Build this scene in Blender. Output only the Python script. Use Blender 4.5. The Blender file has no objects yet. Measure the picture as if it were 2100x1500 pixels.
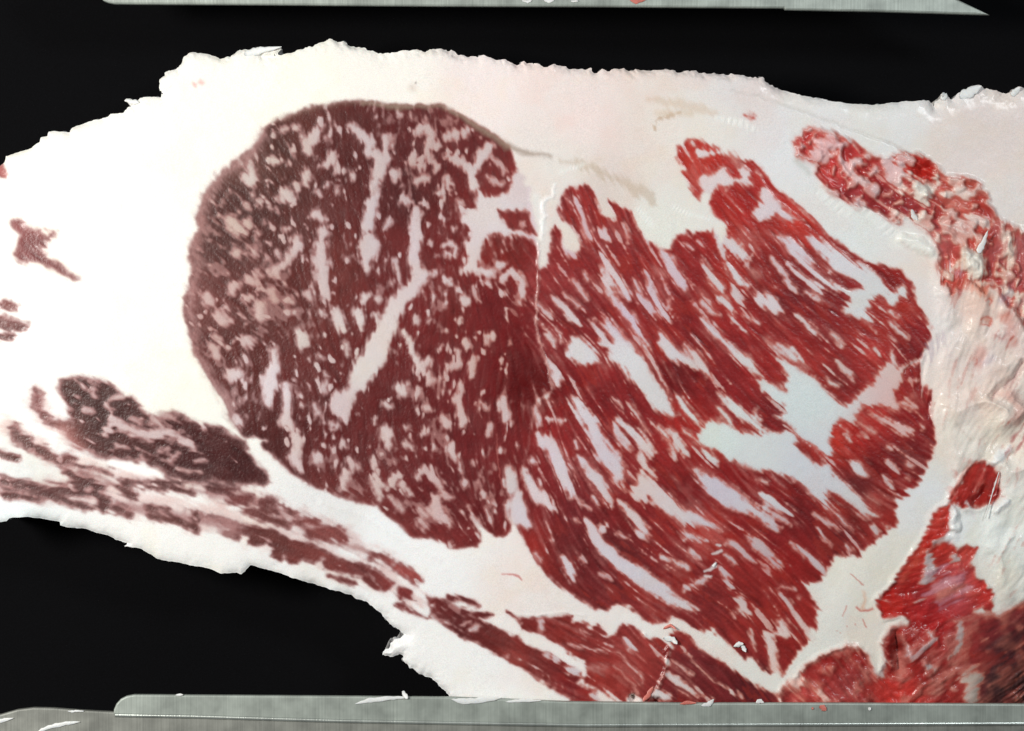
import bpy, math, numpy as np
from mathutils import Vector

# ------------------------------------------------------------------ scale, camera, light
S = 0.0002                    # metres per unit of the layout (0.2 mm)
ZF = 0.040                    # height of the cut face above the cloth
CAMH = 0.95
def X(u): return (u - 1050.0) * S
def Y(v): return (750.0 - v) * S

sc = bpy.context.scene
cam_d = bpy.data.cameras.new("camera"); cam = bpy.data.objects.new("camera", cam_d)
sc.collection.objects.link(cam); sc.camera = cam
cam.location = (0, 0, ZF + CAMH)
cam_d.sensor_width = 36.0
cam_d.lens = 36.0 * CAMH / (2100 * S)
cam_d.clip_start = 0.01; cam_d.clip_end = 20

w = bpy.data.worlds.new("World"); sc.world = w; w.use_nodes = True
w.node_tree.nodes["Background"].inputs[0].default_value = (0.80, 0.90, 1.0, 1)
w.node_tree.nodes["Background"].inputs[1].default_value = 0.07

def area(name, loc, target, size, power, col):
    d = bpy.data.lights.new(name, 'AREA'); d.shape = 'DISK'; d.size = size; d.energy = power; d.color = col
    o = bpy.data.objects.new(name, d); sc.collection.objects.link(o)
    o.location = loc
    o.rotation_euler = (Vector(target) - Vector(loc)).to_track_quat('-Z', 'Y').to_euler()
    return o
area("key_lamp", (-0.52, 0.11, 0.70), (-0.05, -0.03, ZF), 0.20, 6.6, (1.0, 0.965, 0.91))
area("side_lamp", (0.40, 0.34, 0.79), (0.10, 0.0, ZF), 0.16, 2.5, (0.92, 0.97, 1.0))

vs = sc.view_settings
vs.view_transform = 'Standard'; vs.look = 'None'; vs.gamma = 1.0; vs.use_curve_mapping = False
vs.exposure = 0.0
sc.render.engine = 'CYCLES'
sc.cycles.use_denoising = True
sc.cycles.max_bounces = 6

# ------------------------------------------------------------------ layout grid
ST = 2.0
U0, U1, V0, V1 = -40.0, 2150.0, 60.0, 1466.0
us = np.arange(U0, U1 + .1, ST, dtype=np.float32); vs_ = np.arange(V0, V1 + .1, ST, dtype=np.float32)
NX, NY = len(us), len(vs_)
UU, VV = np.meshgrid(us, vs_)
rng = np.random.default_rng(7)

def vnoise(wl, seed, wl_y=None):
    """smooth value noise, about -1..1"""
    r = np.random.default_rng(seed); wy = wl_y or wl
    nx = int((U1 - U0) / wl) + 4; ny = int((V1 - V0) / wy) + 4
    g = r.uniform(-1, 1, (ny, nx)).astype(np.float32)
    fx = (us - U0) / wl; fy = (vs_ - V0) / wy
    ix = fx.astype(int); iy = fy.astype(int)
    tx = fx - ix; ty = fy - iy
    tx = tx * tx * (3 - 2 * tx); ty = ty * ty * (3 - 2 * ty)
    a = g[iy][:, ix]; b = g[iy][:, ix + 1]; c = g[iy + 1][:, ix]; d = g[iy + 1][:, ix + 1]
    return (a * (1 - tx) + b * tx) * (1 - ty)[:, None] + (c * (1 - tx) + d * tx) * ty[:, None]
def fbm(wl, seed, octs=3):
    out = 0; a = 1; t = 0
    for k in range(octs):
        out = out + a * vnoise(wl / 2 ** k, seed + 11 * k); t += a; a *= .55
    return out / t
def sstep(a, b, x):
    t = np.clip((x - a) / (b - a), 0, 1); return t * t * (3 - 2 * t)
def norm01(a):
    return (a - a.mean()) / (a.std() + 1e-9)
def blur(a, n=1):
    for _ in range(n):
        p = np.pad(a, 1, mode='edge')
        a = (p[:-2, 1:-1] + p[2:, 1:-1] + p[1:-1, :-2] + p[1:-1, 2:] + 2 * p[1:-1, 1:-1]) / 6
    return a

def pts(s): return [tuple(float(t) for t in q.split(',')) for q in s.split()]
def idw(table, p=2.6, step=12):
    """smooth field from control points (coarse, then bilinear)"""
    xs = np.arange(U0, U1 + step, step); ys = np.arange(V0, V1 + step, step)
    gx, gy = np.meshgrid(xs, ys); num = 0; den = 0
    for (x, y, *val) in table:
        wgt = 1.0 / (((gx - x) ** 2 + (gy - y) ** 2) + 900.0) ** (p / 2)
        num = num + wgt[..., None] * np.array(val, dtype=np.float64); den = den + wgt
    g = (num / den[..., None]).astype(np.float32)
    fx = (us - U0) / step; fy = (vs_ - V0) / step
    ix = np.minimum(fx.astype(int), len(xs) - 2); iy = np.minimum(fy.astype(int), len(ys) - 2)
    tx = (fx - ix)[None, :, None]; ty = (fy - iy)[:, None, None]
    r0 = g[iy]; r1 = g[iy + 1]
    return (r0[:, ix] * (1 - tx) + r0[:, ix + 1] * tx) * (1 - ty) + (r1[:, ix] * (1 - tx) + r1[:, ix + 1] * tx) * ty
def lin(c):
    c = np.asarray(c, dtype=np.float32) / 255.0
    return np.where(c <= .04045, c / 12.92, ((c + .055) / 1.055) ** 2.4).astype(np.float32)

# domain warp: keeps outlines from looking drawn
WX = 2.2 * vnoise(17, 1) + 1.5 * vnoise(7, 2); WY = 2.2 * vnoise(17, 3) + 1.5 * vnoise(7, 4)
PX, PY = UU + WX, VV + WY

def win(p, m):
    x0 = min(q[0] for q in p) - m; x1 = max(q[0] for q in p) + m
    y0 = min(q[1] for q in p) - m; y1 = max(q[1] for q in p) + m
    i0 = max(0, int((x0 - U0) / ST)); i1 = min(NX, int((x1 - U0) / ST) + 2)
    j0 = max(0, int((y0 - V0) / ST)); j1 = min(NY, int((y1 - V0) / ST) + 2)
    return slice(j0, j1), slice(i0, i1)
def sd_poly(p, px, py):
    d = np.full(px.shape, 1e12, np.float32); inside = np.zeros(px.shape, bool)
    n = len(p)
    for i in range(n):
        ax, ay = p[i][:2]; bx, by = p[(i + 1) % n][:2]
        ex, ey = bx - ax, by - ay
        wx, wy = px - ax, py - ay
        t = np.clip((wx * ex + wy * ey) / (ex * ex + ey * ey + 1e-9), 0, 1)
        dx, dy = wx - t * ex, wy - t * ey
        d = np.minimum(d, dx * dx + dy * dy)
        c = (ay > py) != (by > py)
        xi = ax + (py - ay) * (ex / (ey if abs(ey) > 1e-9 else 1e-9))
        inside ^= c & (px < xi)
    d = np.sqrt(d)
    return np.where(inside, -d, d)
def sd_stroke(p, px, py):
    d = np.full(px.shape, 1e9, np.float32)
    if len(p) == 1: p = [p[0], (p[0][0] + .5, p[0][1], p[0][2])]
    for i in range(len(p) - 1):
        ax, ay, ra = p[i]; bx, by, rb = p[i + 1]
        ex, ey = bx - ax, by - ay
        wx, wy = px - ax, py - ay
        t = np.clip((wx * ex + wy * ey) / (ex * ex + ey * ey + 1e-9), 0, 1)
        d = np.minimum(d, np.hypot(wx - t * ex, wy - t * ey) - (ra + (rb - ra) * t))
    return d

# ------------------------------------------------------------------ fibre direction and fibre noise
FIB = [(560,300,60),(450,500,35),(520,640,40),(620,480,80),(700,330,85),(820,300,80),(760,600,85),(560,800,82),(900,500,80),(900,700,95),
       (700,900,88),(950,900,80),(1000,780,95),(900,1050,58),(1040,1000,78),(1170,450,68),(1120,640,50),(1250,600,58),(1200,800,60),(1120,950,70),
       (1150,1100,58),(1300,900,55),(1400,650,55),(1330,780,58),(1450,750,48),(1480,420,55),(1600,420,45),(1560,600,50),(1680,560,42),(1700,700,40),
       (1600,760,42),(1500,850,40),(1450,980,38),(1600,1050,40),(1700,1000,42),(1750,1100,45),(1830,880,38),(1870,960,25),(1850,660,38),(1300,1080,38),
       (1350,1200,36),(1500,1200,40),(1600,1280,48),(1560,1350,50),(1200,1330,30),(1420,1380,40),(1000,1300,32),(250,880,25),(400,930,20),(100,1000,12),(600,1120,22),(700,1100,25),(1750,1380,52),(1900,1350,-35),(1930,1200,-20),(1800,360,40),(1950,430,25),(2060,520,95),(2040,700,120),(2060,850,125),(1990,620,100),(2060,1080,120),(1960,800,110),(2060,1000,115)]
ang = np.array([(x, y, math.cos(math.radians(2 * a)), math.sin(math.radians(2 * a))) for x, y, a in FIB])
af = idw(ang, p=3.2)
TH = .5 * np.arctan2(af[..., 1], af[..., 0]) + .16 * vnoise(90, 55) + .10 * vnoise(35, 56)
DX, DY = np.cos(TH), np.sin(TH)
II, JJ = np.meshgrid(np.arange(NX), np.arange(NY))
def lic(src, half):
    out = src.copy(); 
    for sgn in (1, -1):
        x = II.astype(np.float32); y = JJ.astype(np.float32)
        for k in range(half):
            ix = np.clip(np.rint(x), 0, NX - 1).astype(np.int32); iy = np.clip(np.rint(y), 0, NY - 1).astype(np.int32)
            x = x + sgn * DX[iy, ix]; y = y + sgn * DY[iy, ix]
            ix = np.clip(np.rint(x), 0, NX - 1).astype(np.int32); iy = np.clip(np.rint(y), 0, NY - 1).astype(np.int32)
            out += src[iy, ix]
    return norm01(blur(out, 1))
white = rng.standard_normal((NY, NX)).astype(np.float32)
L_fine = lic(blur(white, 1), 8)                       # thin fibres
L_long = lic(blur(white[::-1].copy(), 2), 9)     # bundles
L_short = lic(blur(white[:, ::-1].copy(), 5), 3)   # roundish flecks
L_vlong = lic(blur(white[:, ::-1].copy(), 2), 20)   # long fibres
L_mid = lic(blur(white[::-1, ::-1].copy(), 3), 5)

# ------------------------------------------------------------------ traced layout
OUT = "-30,350 0,340 8,333 11,320 30,313 63,304 80,290 81,281 96,278 97,270 105,268 140,271 146,261 178,250 219,239 225,234 252,231 262,219 273,217 266,214 253,207 257,202 266,203 274,208 293,198 330,199 333,192 342,190 329,186 325,170 323,163 337,151 334,144 350,143 366,135 373,118 378,110 399,104 418,111 450,119 465,118 472,117 480,106 505,99 550,96 578,94 577,100 566,109 537,117 580,111 620,100 650,89 670,82 683,80 690,83 704,82 712,91 740,95 765,104 775,110 790,110 815,108 832,103 860,105 885,101 905,100 925,105 940,112 980,117 990,113 1030,124 1037,122 1055,131 1070,131 1072,126 1085,126 1100,132 1125,136 1135,131 1150,137 1205,140 1210,137 1222,148 1245,143 1262,139 1301,145 1303,139 1340,143 1380,144 1415,147 1428,144 1433,150 1480,150 1500,154 1510,152 1545,157 1565,160 1575,170 1610,185 1650,196 1700,205 1730,211 1760,215 1800,215 1840,209 1885,205 1900,204 1908,207 1919,219 1920,208 1932,200 1930,192 1938,189 1948,198 1955,203 1965,190 1978,185 1992,185 1990,178 2010,173 2020,181 2045,184 2055,192 2072,191 2080,184 2088,177 2100,180 2145,182 2145,1462 945,1462 930,1440 920,1429 900,1408 888,1396 872,1388 858,1381 844,1372 828,1358 824,1346 818,1344 800,1348 784,1344 784,1338 790,1332 798,1332 800,1322 808,1314 820,1309 829,1304 812,1290 796,1278 792,1272 776,1256 762,1243 750,1236 732,1229 712,1219 700,1216 670,1208 610,1189 562,1172 512,1160 494,1179 484,1176 452,1177 430,1168 390,1160 350,1152 322,1148 304,1136 290,1128 278,1124 250,1121 265,1117 236,1107 220,1099 192,1093 174,1086 136,1082 122,1078 121,1071 84,1065 48,1060 36,1061 17,1064 12,1070 0,1072 -30,1075"

MUSCLES = {}   # owner name -> list of polygons
MUSCLES['eye_muscle'] = ["695,210 650,217 627,225 585,242 553,256 540,268 530,288 518,307 510,313 487,325 473,338 457,355 442,370 428,390 418,398 414,412 410,437 402,447 410,472 400,487 392,505 387,523 397,550 390,568 390,598 378,612 378,647 387,672 393,690 398,722 415,748 425,768 443,798 457,813 470,843 478,867 497,890 508,898 520,897 548,903 537,912 540,922 560,932 577,953 597,972 627,990 652,1003 680,1012 713,1025 742,1035 773,1038 790,1057 813,1072 828,1084 843,1100 863,1107 883,1104 900,1113 918,1123 937,1126 980,1122 987,1110 982,1087 968,1060 980,1075 997,1090 1017,1102 1037,1102 1047,1092 1047,1077 1040,1060 1035,1035 1055,1012 1066,980 1078,940 1086,900 1091,860 1105,822 1137,800 1130,770 1115,730 1105,700 1098,660 1103,600 1106,560 1104,520 1095,440 1080,385 1058,340 1043,300 1030,288 1000,268 960,243 922,222 905,215 860,215 817,217 785,210 745,208"]
MUSCLES['loin_muscle'] = ["1106,555 1118,545 1130,505 1128,470 1137,463 1148,475 1153,500 1158,512 1185,520 1195,505 1190,488 1175,465 1155,448 1145,433 1148,415 1157,393 1173,383 1197,383 1217,392 1220,415 1236,445 1262,452 1268,445 1246,414 1262,420 1280,428 1293,437 1305,457 1308,472 1318,477 1322,490 1335,498 1352,510 1378,513 1382,493 1390,482 1413,477 1422,482 1427,475 1440,472 1460,477 1463,468 1480,500 1487,483 1487,460 1477,452 1462,437 1452,418 1458,405 1456,395 1442,398 1440,412 1432,412 1420,400 1408,375 1398,355 1408,348 1395,335 1387,325 1390,315 1387,298 1400,293 1422,283 1445,291 1473,305 1480,317 1500,321 1522,330 1545,330 1562,345 1580,366 1598,390 1622,410 1647,432 1663,443 1680,462 1693,478 1713,492 1733,508 1750,522 1767,533 1785,540 1832,551 1848,557 1860,567 1873,580 1875,610 1880,627 1897,652 1912,675 1913,693 1903,702 1900,715 1887,738 1890,775 1893,790 1905,795 1908,813 1915,827 1917,847 1915,867 1917,908 1912,933 1900,960 1887,985 1873,1002 1857,1008 1865,1018 1847,1022 1832,1017 1840,1037 1837,1050 1837,1060 1840,1073 1837,1085 1817,1092 1797,1103 1787,1122 1767,1130 1757,1142 1747,1140 1733,1143 1715,1138 1707,1150 1700,1170 1680,1188 1654,1200 1656,1210 1666,1230 1680,1252 1670,1270 1676,1294 1660,1288 1652,1302 1662,1316 1646,1332 1634,1336 1620,1364 1602,1386 1596,1374 1580,1384 1560,1374 1540,1352 1524,1350 1508,1336 1486,1316 1468,1302 1466,1292 1446,1296 1420,1285 1400,1275 1375,1268 1358,1284 1330,1276 1308,1256 1288,1240 1266,1238 1248,1248 1238,1252 1222,1250 1196,1234 1170,1218 1145,1202 1123,1183 1103,1157 1088,1133 1072,1102 1058,1080 1050,1070 1040,1055 1036,1030 1056,1010 1066,980 1078,940 1086,900 1091,860 1105,822 1137,800 1130,770 1115,730 1105,700 1098,660 1103,600"]
MUSCLES['flank_muscle'] = ["118,786 144,773 174,774 202,779 226,788 242,800 256,808 254,816 270,812 278,820 290,836 312,852 330,850 352,844 380,856 412,870 456,880 484,898 502,908 510,928 530,954 550,974 553,988 540,995 500,996 470,991 420,990 380,988 345,978 328,962 300,947 260,942 215,938 180,932 155,915 138,890 150,865 136,832 122,805"]
MUSCLES['lower_muscle'] = ["1040,1255 1064,1266 1104,1268 1130,1264 1176,1263 1174,1278 1196,1272 1208,1276 1208,1288 1226,1278 1248,1304 1266,1298 1278,1278 1300,1284 1320,1304 1356,1318 1374,1328 1370,1356 1360,1380 1352,1406 1332,1445 1316,1430 1296,1418 1282,1445 1268,1440 1236,1418 1200,1400 1202,1382 1204,1366 1200,1354 1178,1350 1160,1334 1144,1324 1126,1312 1110,1298 1096,1298 1066,1292 1068,1278",
  "1380,1290 1400,1296 1420,1310 1432,1326 1450,1340 1486,1360 1510,1380 1540,1400 1570,1416 1596,1430 1600,1462 1338,1462 1335,1440 1352,1408 1362,1380 1372,1356 1380,1330 1374,1310"]
MUSCLES['strip_muscle'] = ["876,1226 912,1230 936,1244 972,1256 1012,1262 984,1270 1000,1282 1020,1288 1050,1300 1066,1308 1080,1324 1110,1336 1140,1346 1150,1356 1182,1370 1198,1376 1190,1390 1184,1400 1204,1410 1222,1416 1240,1462 1170,1462 1166,1432 1154,1426 1130,1414 1110,1398 1080,1380 1040,1354 1000,1334 966,1314 944,1304 920,1290 900,1276 884,1262 880,1240",
  "809,1218 820,1202 848,1210 844,1222 852,1232 840,1230 820,1228", "808,1236 828,1238 852,1254 878,1268 876,1272 840,1258 810,1243",
  "380,1042 410,1048 442,1058 476,1070 510,1078 540,1082 562,1088 594,1104 630,1114 660,1128 694,1146 740,1158 768,1166 790,1182 814,1198 812,1202 792,1214 768,1208 744,1194 740,1186 700,1178 662,1166 664,1148 640,1158 634,1154 620,1146 610,1158 594,1156 582,1140 578,1154 552,1140 562,1128 550,1114 526,1120 508,1118 510,1100 498,1096 492,1110 460,1098 460,1088 446,1080 430,1068"]
MUSCLES['red_patch'] = ["23,454 29,449 48,454 62,466 82,473 89,482 96,486 106,478 96,468 113,475 112,484 96,492 94,504 84,509 98,521 98,530 127,545 144,562 161,574 142,571 113,554 86,540 70,536 58,538 36,533 30,523 36,504 36,490 43,482 26,470"]
MUSCLES['torn_muscle'] = ["1630,290 1638,280 1657,265 1680,267 1707,277 1730,285 1755,302 1773,312 1793,322 1813,332 1825,325 1847,318 1870,320 1890,322 1907,338 1922,350 1933,365 1964,367 1987,370 2008,378 2006,390 2022,400 2024,407 2018,416 2033,433 2039,446 2047,458 2071,467 2083,473 2110,490 2145,500 2145,690 2105,680 2085,640 2062,622 2050,590 2030,585 2018,600 2000,588 1985,566 1968,590 1950,606 1938,585 1925,545 1930,520 1918,495 1906,479 1887,466 1863,448 1838,458 1813,443 1800,433 1780,428 1757,423 1747,417 1722,405 1705,397 1693,378 1675,357 1680,340 1655,325 1635,320"]
MUSCLES['bloody_muscle'] = ["2017,942 1992,955 1972,980 1960,1000 1950,1013 1945,1028 1927,1042 1908,1062 1905,1083 1895,1095 1888,1112 1876,1132 1852,1166 1832,1192 1816,1218 1796,1232 1808,1250 1812,1266 1850,1262 1866,1278 1880,1295 1905,1296 1930,1290 1950,1275 1962,1268 1985,1265 2000,1250 2015,1245 2030,1255 2036,1226 2030,1208 2008,1188 1992,1166 1998,1140 2005,1125 1985,1118 1965,1130 1955,1115 1957,1090 1945,1078 1950,1065 1958,1055 1955,1035 1980,1045 1997,1043 2033,1033 2055,1018 2047,1000 2050,978 2038,962"]
MUSCLES['ragged_muscle'] = ["1865,1285 1905,1296 1950,1275 1985,1265 2015,1262 2050,1262 2075,1250 2110,1232 2145,1225 2145,1462 1600,1462 1606,1412 1650,1372 1690,1345 1730,1330 1738,1322 1780,1345 1790,1370 1800,1390 1812,1360 1810,1320 1830,1290 1845,1280"]

# strokes of meat on fat (owner, strokes)
MEAT_STROKES = [('strip_muscle', "676,1182,3 700,1190,4 728,1197,4;308,1042,5 344,1046,5;308,1058,5 330,1062,4 365,1070,6 385,1080,5;400,1058,8 402,1075,7 403,1090,6;240,1045,7 255,1052,8 268,1056,6;202,1020,5 212,1030,13 214,1040,10;0,985,8 25,992,8 50,998,9 75,1005,9 100,1008,9 130,1010,10 160,1005,14 185,1000,14 205,998,8;140,970,5 155,980,10 175,990,12 190,995,10;15,1015,8 35,1018,7 60,1020,6 90,1022,6 115,1020,5;130,1025,5 150,1035,7 175,1042,7 187,1045,3;165,960,5 190,962,6 220,968,5 228,970,3;100,940,4 120,945,8 140,940,8 152,945,5;30,880,10 35,895,12 50,905,10 70,920,9 85,925,9 100,928,6;0,932,6 20,935,6 35,940,4;240,1000,6 262,1010,7 280,1017,5;240,988,3 280,990,4 330,990,3 370,992,3;300,1000,4 350,1003,4 390,1008,6 400,1012,4;430,1003,5 465,1006,5 490,1003,4;475,1025,8 495,1023,12 515,1020,9;540,1033,9 555,1030,8 565,1038,6;505,1045,5 535,1047,6 560,1050,6;520,1055,4 545,1060,6 570,1070,6 590,1080,5;575,1035,3 610,1057,3;605,1068,5 625,1068,8 650,1073,5;640,1095,10 665,1095,14 690,1095,12 708,1108,6;760,1142,5 780,1140,4 800,1152,3;815,1165,5 835,1175,9 855,1185,8 862,1192,5;920,1228,5 950,1230,4 970,1235,4 980,1243,4;73,800,3 78,815,8 77,830,9 85,845,6 95,860,6 115,870,6 140,872,5"),
 ('red_patch', "0,625,6 20,628,8 32,632,5;0,660,12 20,665,12 40,670,8 52,668,4;0,690,6 15,690,8 25,690,6;-5,345,8 5,358,8;1527,236,4 1545,240,4;1940,575,6 1950,578,6 1960,570,5"),
 ('eye_muscle', "1063,360,4 1070,370,4;1084,388,4")]

# fat inside the muscles: polygons
FAT_POLYS = ["978,382 1000,402 1040,400 1050,385 1048,362 1060,350 1075,355 1095,385 1115,395 1125,440 1120,500 1118,548 1108,548 1104,505 1090,492 1067,484 1035,484 1025,477 1005,482 993,495 988,523 983,547 1000,553 1017,556 1018,567 985,566 960,560 945,562 943,553 955,540 961,525 955,500 968,485 966,476 948,455 950,440 962,432 975,425 978,400",
 "1058,340 1090,345 1110,390 1110,440 1098,445 1080,385",
 "1577,708 1600,733 1625,750 1643,762 1673,773 1688,790 1703,807 1723,827 1738,832 1750,820 1765,803 1782,790 1797,785 1798,772 1807,755 1823,742 1826,730 1828,715 1835,715 1837,735 1843,752 1860,746 1885,735 1887,742 1865,752 1856,765 1853,780 1847,793 1836,798 1838,817 1845,847 1817,835 1800,828 1785,833 1767,833 1758,850 1760,863 1740,863 1722,862 1710,875 1705,892 1702,910 1707,933 1692,940 1673,925 1657,908 1633,892 1612,870 1590,853 1603,852 1607,833 1582,820 1565,803 1548,779 1570,780 1600,795 1614,800 1613,775 1607,758 1595,735",
 "1423,908 1435,890 1445,872 1460,862 1475,868 1488,868 1505,873 1520,885 1537,889 1558,893 1567,886 1585,890 1600,890 1625,885 1640,905 1628,912 1640,925 1652,933 1667,950 1700,958 1713,978 1742,995 1755,1010 1768,1020 1777,1033 1790,1050 1806,1060 1790,1063 1765,1056 1745,1035 1727,1020 1710,1010 1690,1006 1692,1020 1702,1035 1720,1053 1750,1086 1735,1078 1712,1058 1690,1040 1672,1027 1657,1010 1640,993 1613,977 1590,968 1557,965 1523,957 1497,945 1482,933 1460,922 1440,915",
 "1655,487 1667,485 1680,488 1700,502 1727,520 1750,538 1775,550 1788,558 1803,572 1813,588 1823,603 1833,602 1853,587 1858,590 1858,607 1837,612 1832,627 1820,627 1815,610 1803,605 1780,628 1778,640 1788,660 1787,667 1767,658 1742,648 1727,637 1742,627 1742,610 1728,598 1745,595 1767,593 1763,582 1733,567 1712,553 1697,533 1672,513 1658,495",
 "1235,648 1245,652 1268,672 1290,700 1312,725 1330,755 1347,782 1365,805 1377,825 1387,853 1380,857 1355,845 1338,828 1313,798 1290,777 1280,760 1262,745 1250,738 1243,725 1255,728 1248,712 1235,710 1228,705 1238,702 1255,705 1258,697 1240,668",
 "1165,705 1178,693 1190,695 1210,705 1220,720 1235,745 1215,742 1200,748 1185,745 1163,730",
 "1305,972 1318,962 1322,970 1345,985 1365,1012 1378,1018 1395,1037 1432,1053 1460,1070 1482,1090 1460,1086 1437,1080 1408,1074 1402,1085 1425,1100 1450,1110 1420,1110 1405,1108 1398,1080 1380,1062 1362,1045 1340,1030 1330,1022 1322,1035 1313,1027 1297,1028 1292,1018 1298,1000 1304,992",
 "1033,1035 1060,1008 1070,1010 1080,1045 1090,1078 1075,1082 1055,1077 1045,1065 1040,1050",
 "1430,366 1445,360 1465,357 1475,345 1483,342 1495,358 1500,366 1515,368 1520,362 1514,345 1522,343 1535,355 1537,372 1545,380 1530,378 1510,374 1495,382 1478,385 1466,384 1460,395 1447,402 1440,392 1432,378",
 "1425,312 1440,306 1458,306 1477,313 1462,318 1445,323 1430,325",
 "1558,395 1568,385 1578,395 1600,420 1625,440 1640,452 1625,455 1598,447 1590,440 1560,450 1545,440 1552,425 1562,420",
 "1745,945 1760,942 1770,955 1780,977 1765,978 1752,970 1747,955",
 "1785,1330 1800,1320 1808,1340 1815,1380 1810,1398 1800,1385 1792,1365",
 "1967,505 2000,510 2015,505 2024,535 2020,565 2000,572 1985,560 1972,535"]
MEAT_OVER = [('eye_muscle', "1005,318 1010,305 1020,305 1040,315 1037,323 1050,325 1058,338 1057,347 1043,350 1047,365 1037,362 1032,375 1037,387 1023,395 992,395 981,387 985,370 986,347 1003,335"),
 ('eye_muscle', "1020,430 1043,432 1057,435 1070,437 1077,431 1083,435 1088,460 1093,470 1103,483 1083,482 1070,472 1058,475 1043,470 1028,452")]

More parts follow.
